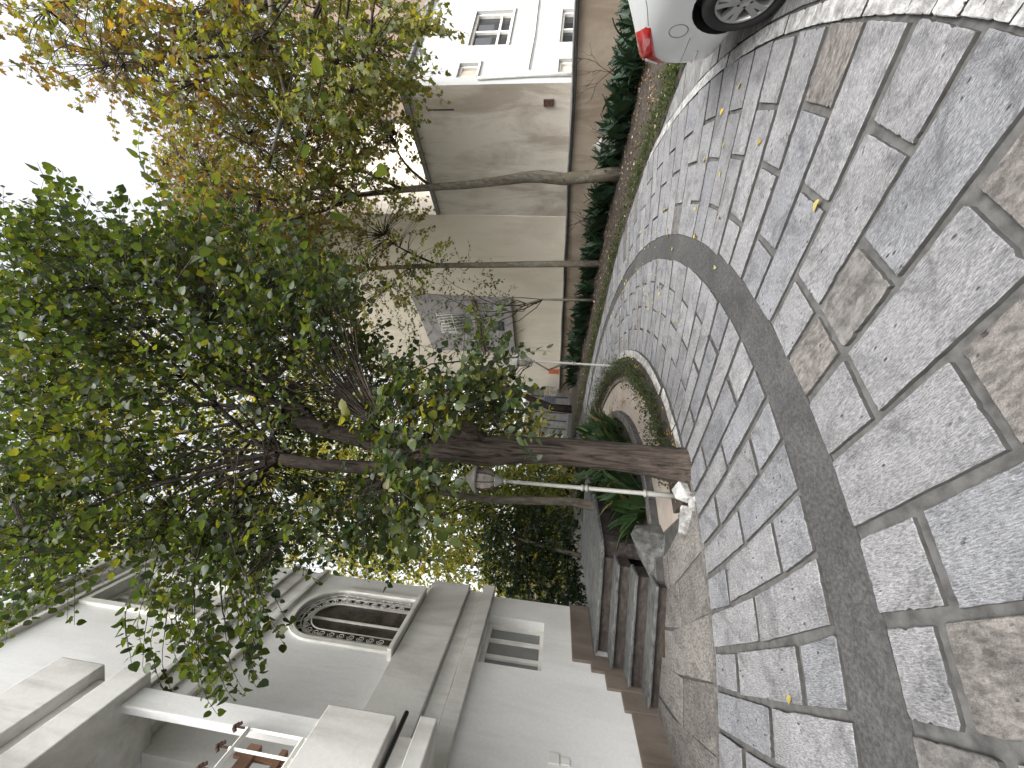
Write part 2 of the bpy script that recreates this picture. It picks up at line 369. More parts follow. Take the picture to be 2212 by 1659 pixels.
for i in range(len(IJ)-1):
    a, b = IJ[i], IJ[i+1]
    double = (i-7) % 2 == 0
    sp = [4.83, 5.545] if double else [5.17]
    rs = [4.455]+[s+random.uniform(-.02, .02) for s in sp]+[5.885]
    near = a < -38
    gap = .042 if near else (.03 if a < -10 else .022)
    for k in range(len(rs)-1):
        mt = random.choices(['stone', 'stone2', 'stone_tan'], [.68, .31, .01])[0]
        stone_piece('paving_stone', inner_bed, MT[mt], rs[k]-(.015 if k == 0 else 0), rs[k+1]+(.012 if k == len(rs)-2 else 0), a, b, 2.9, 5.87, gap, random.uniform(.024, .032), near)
# white kerb ring
kr = structure(ring_sheet('kerb_ring', 7.765, 7.865, -100, 30, .006, MT['joint']))
t = -100
while t < 30:
    dt = random.choice([1.3, 2.0, 2.3, 2.8])
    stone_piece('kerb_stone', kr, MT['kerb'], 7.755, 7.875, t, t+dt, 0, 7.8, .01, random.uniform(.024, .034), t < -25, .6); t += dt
# drive slabs outside the kerb
t = -72; i = 0
while t < 12:
    dt = random.uniform(3.2, 5.2); rs = [7.885, 8.9+random.uniform(-.3, .3), 10.3] if i % 2 else [7.885, 9.6, 10.9]
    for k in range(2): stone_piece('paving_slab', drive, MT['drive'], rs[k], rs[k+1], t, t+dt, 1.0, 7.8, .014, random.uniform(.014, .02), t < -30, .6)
    t += dt; i += 1
for t in np.arange(12, 75, 4.0):
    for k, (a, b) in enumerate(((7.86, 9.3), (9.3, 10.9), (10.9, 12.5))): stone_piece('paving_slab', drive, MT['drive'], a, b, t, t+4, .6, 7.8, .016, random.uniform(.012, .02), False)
# pale slab strip between the ring and the house
strip = structure(ring_sheet('side_pavement', 2.2, 4.45, -112, -52.6, .006, MT['joint']))
t = -110; i = 0
while t < -53:
    dt = 6.4 if t+6.4 < -54.5 else -52.7-t
    mid = 3.72 if i % 2 else 3.45
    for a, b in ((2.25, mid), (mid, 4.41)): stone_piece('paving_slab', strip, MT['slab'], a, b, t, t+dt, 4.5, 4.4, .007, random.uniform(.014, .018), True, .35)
    t += dt; i += 1
structure(ring_sheet('edging_strip', 4.416, 4.444, -112, -48, .030, MT['slab'], .05, 1))
# pink garden path, planter soil and their kerbs
structure(ring_sheet('garden_path', 3.30, 3.92, -53, 85, .012, MT['path']))
soilring = structure(ring_sheet('planter_soil', 3.90, 4.42, -52.2, 88, .045, MT['soil']))
structure(ring_sheet('garden_soil', .2, 3.22, -75, 90, .05, MT['soil']))
pk = structure(ring_sheet('planter_kerb', 4.34, 4.45, -46, 88, .03, MT['mortar']))
t = -46
while t < 70:
    dt = random.uniform(3.4, 5.2)
    stone_piece('kerb_stone', pk, MT['rubble'], 4.325, 4.46, t, t+dt, 0, 4.4, .012, random.uniform(.05, .085), True, 1.6); t += dt
gk = structure(ring_sheet('garden_kerb', 3.18, 3.30, -64, 88, .05, MT['mortar']))
t = -64
while t < 70:
    dt = random.uniform(8, 12); stone_piece('kerb_stone', gk, MT['slab'], 3.165, 3.315, t, t+dt, 0, 3.2, .01, random.uniform(.10, .115), True, .6); t += dt
ik = structure(ring_sheet('path_kerb', 3.88, 3.95, -20, 88, .05, MT['slab'], .08, 1))
# bed along the right wall
BED = [(4.62,2.2),(4.5,4.0),(4.39,5.28),(4.29,5.68),(4.16,6.29),(4.06,7.11),(3.84,7.85),(3.36,9.15),(2.88,9.82),(2.03,10.85),(1.45,11.75),(.75,12.5),(-.5,13.75),(-1.6,15.2),(-2.2,16.6)]
WA = R(-31); WD = np.array([math.sin(WA), math.cos(WA), 0]); WN = np.array([math.cos(WA), -math.sin(WA), 0]); W0 = np.array([6.17, 9.81, 0])
def wl(t, off=0.0, z=None):     # point on the boundary wall, off = towards the court
    p = W0+WD*t-WN*off; return (p[0], p[1], gz(p[0], p[1]) if z is None else z)
mb = MB(); V = []
nb = len(BED)
for i, (x, y) in enumerate(BED):
    tt = (np.array([x, y, 0])-W0)@WD; q = W0+WD*tt+WN*.3
    for f in np.linspace(0, 1, 8):
        px, py = x+(q[0]-x)*f, y+(q[1]-y)*f
        V.append((px, py, gz(px, py)+(.03 if f == 0 else .06+.10*math.sin(min(1, f*1.3)*math.pi*.5)+random.uniform(-.02, .02))))
mb.add(V, [(i*8+k, i*8+k+1, (i+1)*8+k+1, (i+1)*8+k) for i in range(nb-1) for k in range(7)])
structure(mb.build('bed_soil', MT['soil']))
def bed_pt(t, f):      # t along 0..1, f 0 edge .. 1 wall
    u = t*(nb-1); i = min(nb-2, int(u)); g = u-i
    x = BED[i][0]*(1-g)+BED[i+1][0]*g; y = BED[i][1]*(1-g)+BED[i+1][1]*g
    tt = (np.array([x, y, 0])-W0)@WD; q = W0+WD*tt
    px, py = x+(q[0]-x)*f, y+(q[1]-y)*f
    return np.array([px, py, gz(px, py)+.05+.10*math.sin(min(1, f*1.3)*math.pi*.5)])

# ------------------------------------------------------------------ the white house (local x = outwards, y = along the wall away from the camera)
HA = R(3.94)
house = thing('white_house', 'white plastered two storey house with arched window and balcony at the left', 'house', (-3.53, 4.36, 0), -HA)
S0, S1, ZT = -8.0, 1.70, 8.35
hole = [(.37, 1.24, 1.53, 2.33), (.33, 1.31, 3.44, 5.05), (.38, 1.08, 6.28, 8.0)]
mb = MB()
def wallbox(s0, s1, z0, z1, o0=-.3, o1=0): mb.box((o0, s0, z0), (o1, s1, z1))
wallbox(-1.25, .33, -.4, ZT); wallbox(S0, -1.25, -.4, 2.9); wallbox(S0, -1.25, 5.15, ZT); wallbox(S0, -7, 2.9, 5.15); mb.box((-1.6, -7, 2.9), (-1.4, -1.25, 5.15)); mb.box((-1.4, -1.25, 2.9), (-.3, -1.1, 5.15)); wallbox(1.31, S1, -.4, ZT)
wallbox(.33, 1.31, -.4, 1.53); wallbox(.33, .37, 1.53, 2.33); wallbox(1.24, 1.31, 1.53, 2.33); wallbox(.33, 1.31, 2.33, 3.44)
wallbox(.33, 1.31, 5.05, 6.28); wallbox(.33, .38, 6.28, 8.0); wallbox(1.08, 1.31, 6.28, 8.0); wallbox(.33, 1.31, 8.0, ZT)
ac, ar, az_ = .82, .49, 4.56
arc = [(ac+ar*math.cos(a), az_+ar*math.sin(a)) for a in np.linspace(0, math.pi, 25)]
rt = [(1.31, az_)]+arc[1:13]+[(1.31, 5.05)]; lt = [(.33, 5.05)]+arc[12:24]+[(.33, az_)]
for q in (rt, lt): mb.prism(q, lambda p: (0, p[0], p[1]), lambda p: (-.3, p[0], p[1]))
for sx, sg in ((.38, 1), (1.08, -1)):
    rr = .26; cs = [(sx, 6.28)]+[(sx+sg*rr*(1-math.cos(a)), 6.28+rr*(1-math.sin(a))) for a in np.linspace(math.pi/2, 0, 9)]
    mb.prism(cs, lambda p: (0, p[0], p[1]), lambda p: (-.3, p[0], p[1]))
mb.box((-7, S1-.3, -.4), (-.3, S1, ZT)); mb.box((-7, S0, -.4), (-.3, S0+.3, ZT)); mb.box((-7, S0+.3, -.4), (-6.7, S1-.3, ZT))
mb.build('wall', MT['white'], house)
MB().box((-7.2, S0-.1, ZT), (.10, S1+.08, ZT+.18)).box((-7.25, S0-.15, ZT+.18), (.17, S1+.15, ZT+.3)).build('roof', MT['band'], house)
MB().box((-.28, S0+.32, 2.9), (-6.6, S1-.32, 3.0)).box((-6.6, S0+.32, 5.6), (-.28, S1-.32, 5.7)).build('floor_slab', MT['band'], house)
def hbox(name, lo, hi, mat, bv=.006, parent=house):
    o = MB().box(lo, hi).build(name, mat, parent); return bevel(o, bv) if bv else o
# string courses (wrap the far corner)
for z0, z1, pr in ((2.35, 2.53, .11), (2.55, 2.74, .03), (2.76, 3.36, .085), (5.20, 5.27, .05), (5.50, 5.72, .03), (5.72, 5.79, .07)):
    hbox('string_course', (-.4, -1.2, z0), (pr, S1+pr, z1), MT['band'], .01)
hbox('cornice', (-.4, -1.2, 8.08), (.08, S1+.07, 8.16), MT['band'], .01)
# plinth, stepping up with the stairs
steps = [(-8, -.02, -.3, .53), (-.02, .24, -.3, .60), (.24, .47, -.3, .76), (.47, .72, -.3, .92), (.60, 1.705, .86, 1.15)]
for k, (a, b, z0, z1) in enumerate(steps): hbox('plinth', (-.06, a, z0), (.028+.002*k, b, z1), MT['plinth'], .008)
hbox('socket_plate', (0, -.70, 1.32), (.02, -.60, 1.43), MT['trim'], .004); hbox('socket_plate', (.0, -.69, 1.22), (.015, -.62, 1.30), MT['trim'], .004)
# ground floor window
wn = thing('window', '', '', parent := (0, 0, 0)); del wn['label'], wn['category']; wn.parent = house
def frame(mbx, s0, s1, z0, z1, th, o0, o1):
    mbx.box((o0, s0, z0), (o1, s0+th, z1)).box((o0, s1-th, z0), (o1, s1, z1)).box((o0, s0+th, z0), (o1, s1-th, z0+th)).box((o0, s0+th, z1-th), (o1, s1-th, z1))
    return mbx
frame(MB(), .37, 1.24, 1.53, 2.33, .05, -.2, -.13).box((-.2, .63, 1.58), (-.14, .69, 2.28)).box((-.2, .93, 1.58), (-.14, .98, 2.28)).build('frame', MT['trim'], wn)
for a, b in ((.42, .63), (.69, .93), (.98, 1.19)): MB().box((-.19, a, 1.58), (-.17, b, 2.28)).build('pane', MT['glass_grey'], wn)
# arched window
wa = MB().prism([(.33, 3.44), (1.31, 3.44)]+[(ac+(ar)*math.cos(a), az_+(ar)*math.sin(a)) for a in np.linspace(0, math.pi, 21)], lambda p: (-.11, p[0], p[1]), lambda p: (-.14, p[0], p[1])).build('arched_window', MT['arch_glass'], house)
def arcband(r0, r1, o0, o1, zb, c=ac, zc=az_):
    m = MB(); aa = np.linspace(0, math.pi, 25)
    op = [(c+r1, zb)]+[(c+r1*math.cos(a), zc+r1*math.sin(a)) for a in aa]+[(c-r1, zb)]
    ip = [(c+r0, zb)]+[(c+r0*math.cos(a), zc+r0*math.sin(a)) for a in aa]+[(c-r0, zb)]
    n = len(op); V = []
    for (a, b), (c_, d) in zip(op, ip): V += [(o1, a, b), (o1, c_, d), (o0, c_, d), (o0, a, b)]
    fs = []
    for i in range(n-1):
        for k in range(4): fs.append((i*4+k, i*4+(k+1) % 4, i*4+4+(k+1) % 4, i*4+4+k))
    fs += [(0, 1, 2, 3), ((n-1)*4+3, (n-1)*4+2, (n-1)*4+1, (n-1)*4)]
    return m.add(V, fs)
arcband(.49, .555, -.05, .035, 3.44).build('surround', MT['trim'], wa)
arcband(.34, .375, -.108, -.075, 3.47).build('frame', MT['trim'], wa)
MB().box((-.108, ac-.012, 3.46), (-.085, ac+.012, 4.9)).build('glazing_bar', MT['trim'], wa)
hbox('sill', (-.2, .16, 3.38), (.16, 1.46, 3.44), MT['trim'], .01, wa)
gr = MB()
for rr in (.47, .40, .27): gr.tube([(-.04, ac+rr, 3.5)]+[(-.04, ac+rr*math.cos(a), az_+rr*math.sin(a)) for a in np.linspace(0, math.pi, 17)]+[(-.04, ac-rr, 3.5)], .009, 5)
def scroll(c, d, r=.045, sg=1):
    pts = [(-.04, c[0]+sg*r*(1-k/26)*math.cos(d+k*.5), c[1]+r*(1-k/26)*math.sin(d+k*.5)) for k in range(20)]
    gr.tube(pts, .006, 4)
for a in np.linspace(.1, math.pi-.1, 9):
    scroll((ac+.435*math.cos(a)*.98, az_+.435*math.sin(a)), a); scroll((ac+.335*math.cos(a), az_+.335*math.sin(a)), a+2, .05, -1)
for z in np.arange(3.6, 4.5, .14):
    for sg in (-1, 1): scroll((ac+sg*.435, z), 0, .05, sg); scroll((ac+sg*.335, z+.07), 1.5, .05, -sg)
gr.build('iron_grille', MT['trim'], wa)
# upper window
wu = MB().box((-.25, .38, 6.28), (-.22, 1.08, 8.0)).build('window', MT['glass'], house)
frame(MB(), .39, 1.07, 6.3, 7.98, .06, -.22, -.13).box((-.22, .70, 6.36), (-.15, .76, 7.92)).box((-.22, .45, 7.35), (-.16, 1.01, 7.41)).build('frame', MT['trim'], wu)
mbs = MB(); frame(mbs, .30, 1.16, 6.20, 8.06, .08, 0, .05).build('surround', MT['trim'], wu)
# balcony bay projecting towards the court on the near side
SE = -1.17
bal = thing('balcony', '', '', (0, 0, 0)); del bal['label'], bal['category']; bal.parent = house
hbox('slab', (-.1, -7.5, 2.40), (.74, SE+.02, 2.55), MT['band'], .012, bal)
hbox('recess', (-.1, -7.5, 2.55), (.62, SE-.07, 2.755), MT['band'], .01, bal)
hbox('parapet', (.55, -7.5, 2.755), (.72, SE, 3.37), MT['band'], .012, bal)
hbox('parapet', (.0, SE-.17, 2.755), (.55, SE-.005, 3.37), MT['band'], .012, bal)
hbox('pier', (.54, SE-.24, 3.37), (.62, SE-.05, 5.15), MT['white'], .01, bal)
hbox('upper_slab', (-.1, -7.5, 5.14), (.72, SE+.01, 5.42), MT['band'], .012, bal)
hbox('upper_recess', (-.1, -7.5, 5.42), (.62, SE-.06, 5.62), MT['band'], .01, bal)
hbox('upper_parapet', (.50, -7.5, 5.62), (.72, SE, 6.10), MT['band'], .012, bal)
hbox('upper_parapet', (.0, SE-.17, 5.62), (.50, SE-.005, 6.10), MT['band'], .012, bal)
MB().tube([(.78, SE-.02, 2.66), (.80, -2.2, 2.67), (.82, -7.2, 2.69)], .022, 8).build('handrail', MT['black'], bal)
gl = MB(); gs1 = SE-.27
for z in (3.42, 3.9): gl.tube([(.66, gs1, z), (.66, -6.5, z)], .022, 4, False)
for s in np.arange(gs1, -6.5, -.16): gl.tube([(.66, s, 3.37), (.66, s, 3.93)], .014, 4, False)
gl.build('railing', MT['trim'], bal)
for s in np.arange(gs1, -2.9, -.16):
    fn = MB()
    fn.tube([(.66, s, 3.93), (.66, s, 4.02)], .008, 5)
    for dy, dz in ((0, .03), (.03, 0), (-.03, 0), (.018, .018), (-.018, .018)): fn.lathe([(.002, -.018), (.018, 0), (.002, .018)], 6, (.66, s+dy, 4.0+dz))
    fn.build('finial', MT['rust'], bal)
bk = MB()
for s in np.arange(gs1-.08, -6.5, -.32): bk.box((.50, s-.02, 3.37), (.53, s+.02, 3.95))
bk.box((.49, -6.5, 3.78), (.54, gs1, 3.88)).box((.49, -6.5, 3.55), (.54, gs1, 3.6)); bk.build('inner_rail', MT['brownwood'], bal)

# ------------------------------------------------------------------ stairs beside the house (aligned with world x)
stairs = thing('stone_stairs', 'dark stone stairs of four steps rising beside the white house', 'stairs', (-2.8, 4.38, .2))
def sbox(name, lo, hi, mat, bv=.008):
    o = MB().box([lo[i]-(-2.8, 4.38, .2)[i] for i in range(3)], [hi[i]-(-2.8, 4.38, .2)[i] for i in range(3)]).build(name, mat, stairs); return bevel(o, bv)
for i in range(4):
    y0 = 4.40+.24*i; z0 = (.1 if i == 0 else .36+.168*(i-1)); z1 = .36+.168*i
    xr = -2.12-.015*i
    yb = y0+.27 if i < 3 else 8.0
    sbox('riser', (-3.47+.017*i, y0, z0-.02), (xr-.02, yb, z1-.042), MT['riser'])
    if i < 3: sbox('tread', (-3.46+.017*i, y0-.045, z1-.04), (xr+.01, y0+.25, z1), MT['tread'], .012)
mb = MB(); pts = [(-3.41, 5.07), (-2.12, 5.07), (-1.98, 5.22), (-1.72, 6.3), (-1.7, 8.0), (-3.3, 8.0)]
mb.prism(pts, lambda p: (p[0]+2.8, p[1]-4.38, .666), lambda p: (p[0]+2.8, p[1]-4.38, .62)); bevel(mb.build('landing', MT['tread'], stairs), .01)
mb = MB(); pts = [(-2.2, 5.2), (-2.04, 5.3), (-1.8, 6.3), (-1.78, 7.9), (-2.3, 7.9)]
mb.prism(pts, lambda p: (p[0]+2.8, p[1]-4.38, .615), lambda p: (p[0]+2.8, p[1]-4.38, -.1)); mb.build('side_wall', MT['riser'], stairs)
def rock(name, label, cat, loc, dims, mat, seed, rz=0, n=10, shape=None):
    rn = random.Random(seed); mb = MB(); V = []
    lev = [(0, .9), (.25, 1.0), (.6, .92), (.88, .62), (1.0, .34)] if shape is None else shape
    for hz, k in lev:
        for i in range(n):
            a = 2*math.pi*i/n; q = k*(1+.22*math.sin(2*a+seed)+.12*math.sin(3*a+seed*2))*rn.uniform(.88, 1.1)
            V.append((math.cos(a)*dims[0]*q, math.sin(a)*dims[1]*q, hz*dims[2]*rn.uniform(.93, 1.05)-.02))
    m = len(lev)
    fs = [(i*n+k, i*n+(k+1) % n, (i+1)*n+(k+1) % n, (i+1)*n+k) for i in range(m-1) for k in range(n)]+[tuple((m-1)*n+k for k in range(n)), tuple(range(n-1, -1, -1))]
    mb.add(V, fs); o = mb.build(name, mat, None, loc, rz); bevel(o, .012, 1); return tag(o, label, cat)
def hull(name, label, cat, pts, mat):
    import bmesh
    bm = bmesh.new()
    for p in pts: bm.verts.new(p)
    r = bmesh.ops.convex_hull(bm, input=bm.verts); bmesh.ops.delete(bm, geom=[v for v in bm.verts if not v.link_faces], context='VERTS')
    c = np.mean(np.array([v.co[:] for v in bm.verts]), 0); c[2] = min(v.co.z for v in bm.verts)
    for v in bm.verts: v.co -= Vector(c)
    me = bpy.data.meshes.new(name); bm.to_mesh(me); bm.free(); me.materials.append(mat)
    o = link(name, me, None, c); bevel(o, .012, 2); return tag(o, label, cat)
hull('boulder', 'grey angular boulder leaning beside the bottom of the stone stairs', 'rock',
     [(-2.2,4.62,.2),(-1.64,4.64,.19),(-1.66,4.9,.19),(-2.15,4.98,.19),(-2.18,4.64,.34),(-1.68,4.68,.60),(-1.62,4.72,.52),(-1.66,4.92,.5),(-2.05,4.95,.42),(-1.9,4.62,.46),(-1.63,4.64,.33),(-1.58,4.82,.22)], MT['rock'])
# pieces of broken stone at the foot of the lamp
g0 = gz(-1.0, 4.0)
hull('stone_block', 'broken white stone block wedged at the foot of the near lamp post', 'stone',
     [(-1.0,4.12,g0),(-.88,4.05,g0),(-1.08,3.98,g0),(-.96,3.92,g0),(-.98,4.12,g0+.17),(-.86,4.04,g0+.13),(-1.04,3.99,g0+.16),(-.93,3.93,g0+.10)], MT['rubble'])
hull('stone_chip', 'small flat white stone lying in front of the broken block', 'stone',
     [(-1.02,3.93,g0),(-.95,3.88,g0),(-1.12,3.88,g0),(-1.04,3.84,g0),(-1.02,3.92,g0+.07),(-.98,3.88,g0+.06),(-1.10,3.88,g0+.07),(-1.05,3.85,g0+.05)], MT['rubble'])
hull('kerb_fragment', 'long broken kerb slab standing on edge at the end of the planter', 'stone',
     [(-1.10,3.93,g0),(-1.07,3.90,g0),(-1.42,4.06,g0),(-1.40,4.02,g0),(-1.10,3.94,g0+.13),(-1.07,3.91,g0+.13),(-1.40,4.07,g0+.09),(-1.38,4.03,g0+.09)], MT['rubble'])

# ------------------------------------------------------------------ lamp posts
def lamp(label, x, y, hgt, tilt=0.0, dirty=False):
    b = gz(x, y); o = thing('lamp_post', label, 'lamp', (x, y, b), random.uniform(0, 1), 'white garden lamp posts')
    o.rotation_euler = (tilt*.3, tilt, 0)
    H = hgt
    MB().tube([(0,0,-.05), (0,0,H*.20), (0,0,H*.205), (0,0,H)], [.030,.029,.024,.020], 14).build('post', MT['lamp_paint'], o)
    for z, r in ((H*.2, .040), (H*.52, .036), (H*.545, .036), (H*.985, .034)):
        MB().lathe([(.024, -.016), (r, -.01), (r, .01), (.024, .016)], 14, (0, 0, z)).build('collar', MT['lamp_paint'], o)
    MB().lathe([(.02, 0), (.045, .02), (.05, .045), (.075, .075), (.078, .09), (.03, .095)], 12, (0, 0, H)).build('cup', MT['lamp_paint'], o)
    ln = MB().lathe([(.06, .09), (.10, .13), (.122, .21), (.118, .28), (.09, .31)], 8, (0, 0, H), False).build('lantern_glass', MT['lamp_glass'], o)
    rb = MB()
    for k in range(8):
        a = 2*math.pi*k/8
        rb.tube([(r*math.cos(a), r*math.sin(a), H+z) for r, z in ((.062, .09), (.104, .13), (.126, .21), (.122, .28), (.094, .315))], .006, 4, False)
    rb.build('rib', MT['lamp_paint'] if not dirty else MT['rust'], ln)
    cp = MB().lathe([(.15, .29), (.16, .30), (.13, .335), (.07, .385), (.03, .42), (.012, .43)], 16, (0, 0, H)).build('cap', MT['lamp_paint'], o)
    MB().lathe([(.006, 0), (.02, .015), (.022, .03), (.008, .05), (.012, .06), (.001, .085)], 8, (0, 0, H+.425)).build('finial', MT['lamp_paint'], cp)
    return o
lamp('tall off-white garden lamp post standing close in front beside the big tree trunk', -1.07, 4.24, 1.93, -.012, True)
lamp('white garden lamp post rising from the tip of the curved planter', .50, 7.82, 1.80, .0)
lamp('small distant white lamp post in front of the parked white van', -1.72, 12.2, 1.72, .0)
lamp('low white lantern half hidden in the bed below the beige wall', 5.72, 9.05, .34, .0)

# ------------------------------------------------------------------ boundary wall and the buildings behind it
def wprism(name, t0, t1, o0, o1, z0a, z1a, z1b, mat, parent, z0b=None):
    z0b = z0a if z0b is None else z0b
    V = [wl(t0, o0, z0a), wl(t1, o0, z0b), wl(t1, o1, z0b), wl(t0, o1, z0a), wl(t0, o0, z1a), wl(t1, o0, z1b), wl(t1, o1, z1b), wl(t0, o1, z1a)]
    return MB().add(V, [(0,3,2,1),(4,5,6,7),(0,1,5,4),(1,2,6,5),(2,3,7,6),(3,0,4,7)]).build(name, mat, parent)
TW0, TW1 = -9, 12.6
ztop = lambda t: 1.72-.021*(t+1.3)
gw = thing('boundary_wall', 'low stained beige boundary wall with dark coping behind the right flower bed', 'wall')
wprism('wall', TW0, TW1, -.12, .0, -.3, ztop(TW0)-.06, ztop(TW1)-.06, MT['lowwall'], gw)
wprism('coping', TW0, TW1, -.18, .05, ztop(TW0)-.058, ztop(TW0), ztop(TW1), MT['pipe'], gw, ztop(TW1)-.058)
MB().tube([wl(t, .085, ztop(t)-.02+.012*math.sin(t*2.1)) for t in np.arange(TW0, TW1, .4)], .024, 7).build('pipe', MT['pipe'], gw)
MB().tube([wl(t, .075, ztop(t)-.085+.018*math.sin(t*1.4)) for t in np.arange(TW0, TW1, .4)], .012, 5).build('cable', MT['black'], gw)
TC = -1.3
bb = thing('beige_building', 'stained windowless beige building wall with sloping roof edge behind the low wall', 'building')
wprism('wall', TC, 2.14, -7, -.2, 0, 5.72, 5.62, MT['beige'], bb)
wprism('roof_edge', TC-.05, 2.13, -7, -.14, 5.725, 5.84, 5.74, MT['pipe'], bb, 5.625)
wprism('vent', -.98, -.84, -.21, -.15, 2.12, 2.36, 2.36, MT['rust'], bb)
wprism('crack', -.8, -.77, -.215, -.193, 4.6, 5.3, 5.3, MT['black'], bb)
tb = thing('cream_building', 'tall cream plastered building with grey panelled bay left of the beige wall', 'building')
wprism('wall', 2.14, 12.5, -6, -.17, 0, 12.2, 12.0, MT['beige2'], tb)
clad = wprism('panelled_bay', 5.7, 9.2, -.17, .02, 3.55, 7.6, 7.5, MT['clad'], tb)
for j, z in enumerate(np.arange(3.57, 7.4, .5)):
    for k in range(5):
        t = 5.72+.695*k; wprism('panel', t, t+.68, .015, .045, z, z+.485, z+.485, MT['clad'], clad)
lw = wprism('window', 6.6, 7.7, .04, .06, 5.5, 6.7, 6.7, MT['glass'], tb)
g = MB()
for t in np.arange(6.55, 7.76, .1): g.tube([wl(t, .12, 5.45), wl(t, .12, 6.75)], .012, 4)
for z in (5.45, 6.1, 6.75): g.tube([wl(6.5, .12, z), wl(7.8, .12, z)], .014, 4)
g.build('bars', MT['trim'], lw)
wprism('window', 6.9, 7.5, .04, .06, 3.95, 4.5, 4.5, MT['glass'], tb)
wprism('ledge', 5.65, 9.25, .046, .16, 4.98, 5.1, 5.1, MT['brownwood'], tb)
# white building round the corner
WB = np.array(wl(TC, -.2, 0)); BA = R(67); BD = np.array([math.sin(BA), math.cos(BA), 0]); BN = np.array([-math.cos(BA), math.sin(BA), 0])
wbd = thing('white_building', 'white rendered building with dark windows behind the wall at the right', 'building', tuple(WB), -BA)
# local: y along the face, x to the right of travel (towards the court)
fx = 0
mb = MB()
ops = [(.30, .89, 4.0, 4.5), (1.64, 3.28, 3.40, 4.42), (1.66, 3.2, 1.3, 2.10), (.42, .95, 1.3, 2.06)]
ks = [0, .30, .42, .89, .95, 1.64, 1.66, 3.2, 3.28, 9]; zs = [0, 1.3, 2.06, 2.10, 3.40, 4.0, 4.42, 4.5, 5.75]
for i in range(len(ks)-1):
    for j in range(len(zs)-1):
        kc, zc = (ks[i]+ks[i+1])/2, (zs[j]+zs[j+1])/2
        if any(a < kc < b and c < zc < d for a, b, c, d in ops): continue
        mb.box((-.2, ks[i], zs[j]), (0, ks[i+1], zs[j+1]))
mb.box((-6, 0.01, 0), (-.2, .2, 5.75)); mb.build('wall', MT['wbuild'], wbd)
MB().box((-6, -.05, 5.755), (.12, 9, 5.9)).build('roof_edge', MT['pipe'], wbd)
for a, b, c, d in ops:
    wv = MB().box((-.18, a, c), (-.15, b, d)).build('window', MT['glass'], wbd)
    f = frame(MB(), a, b, c, d, .06, -.15, -.08)
    if b-a > 1: f.box((-.15, (a+b)/2-.03, c+.06), (-.09, (a+b)/2+.03, d-.06)).box((-.15, a+.06, c+.3), (-.095, b-.06, c+.35))
    f.build('frame', MT['trim'], wv); MB().box((-.08, a-.04, c-.05), (.05, b+.04, c)).build('sill', MT['trim'], wv)
MB().tube([(.05, .22, 1.5), (.05, .23, 2.6), (.05, .16, 3.95)], .035, 8).build('drain_pipe', MT['trim'], wbd)
MB().tube([(.03, .5, 2.75), (.03, 2, 2.72), (.03, 6, 2.8)], .012, 5).build('cable', MT['black'], wbd)
MB().box((0, 3.9, 3.3), (.9, 8.5, 3.5)).box((.8, 3.9, 3.5), (.9, 8.5, 4.3)).build('balcony', MT['wbuild'], wbd)
pb = thing('peach_building', 'tall pale peach building rising behind the beige roof', 'building')
wprism('wall', -3.5, 8, -14, -7.5, 0, 12.5, 12.5, MT['peach'], pb)
for t in (-.6, .9, 2.6): wprism('downpipe', t, t+.07, -7.49, -7.4, 3, 12.4, 12.4, MT['pipe'], pb)

# ------------------------------------------------------------------ cars
def car_body(paint, kind='hatch'):
    st = [(.945,.34,.58,.42),(.935,.29,.66,.58),(.90,.26,.78,.68),(.82,.235,.90,.755),(.68,.22,.97,.80),(.5,.2,1.04,.825),(.25,.19,1.17,.835),(0,.18,1.29,.84),(-.35,.18,1.41,.845),(-.8,.18,1.47,.85),(-1.5,.18,1.475,.85),(-1.95,.18,1.38,.85),(-2.25,.18,1.18,.85),(-2.5,.19,1.0,.845),(-2.9,.2,.93,.83),(-3.25,.22,.84,.77),(-3.42,.28,.68,.66),(-3.46,.36,.56,.58)]
    V = []; n = 20
    for y, zb, zt, hw in st:
        belt = min(.93, zt-.03); mid = (zb+belt)/2
        up = max(0, zt-belt)
        prof = [(0, zb), (.8*hw, zb), (.95*hw, zb+.05), (.985*hw, zb+.2*(belt-zb)), (hw, mid), (.995*hw, mid+.25*(belt-zb)), (.965*hw, belt), (.965*hw-.28*up, belt+.5*up), (.93*hw-.48*up, belt+.86*up), (.6*(hw-.5*up), zt), (0, zt+.012)]
        ring = [(x, y, z) for x, z in prof]+[(-x, y, z) for x, z in prof[-2:0:-1]]
        V += [(.84-x, yy, z) for x, yy, z in ring]
    n = 20; m = len(st)
    fs = [(i*n+k, i*n+(k+1) % n, (i+1)*n+(k+1) % n, (i+1)*n+k) for i in range(m-1) for k in range(n)]
    fs += [tuple(range(n-1, -1, -1)), tuple((m-1)*n+k for k in range(n))]
    mb = MB(); mb.add(V, fs, True)
    return mb, st, n
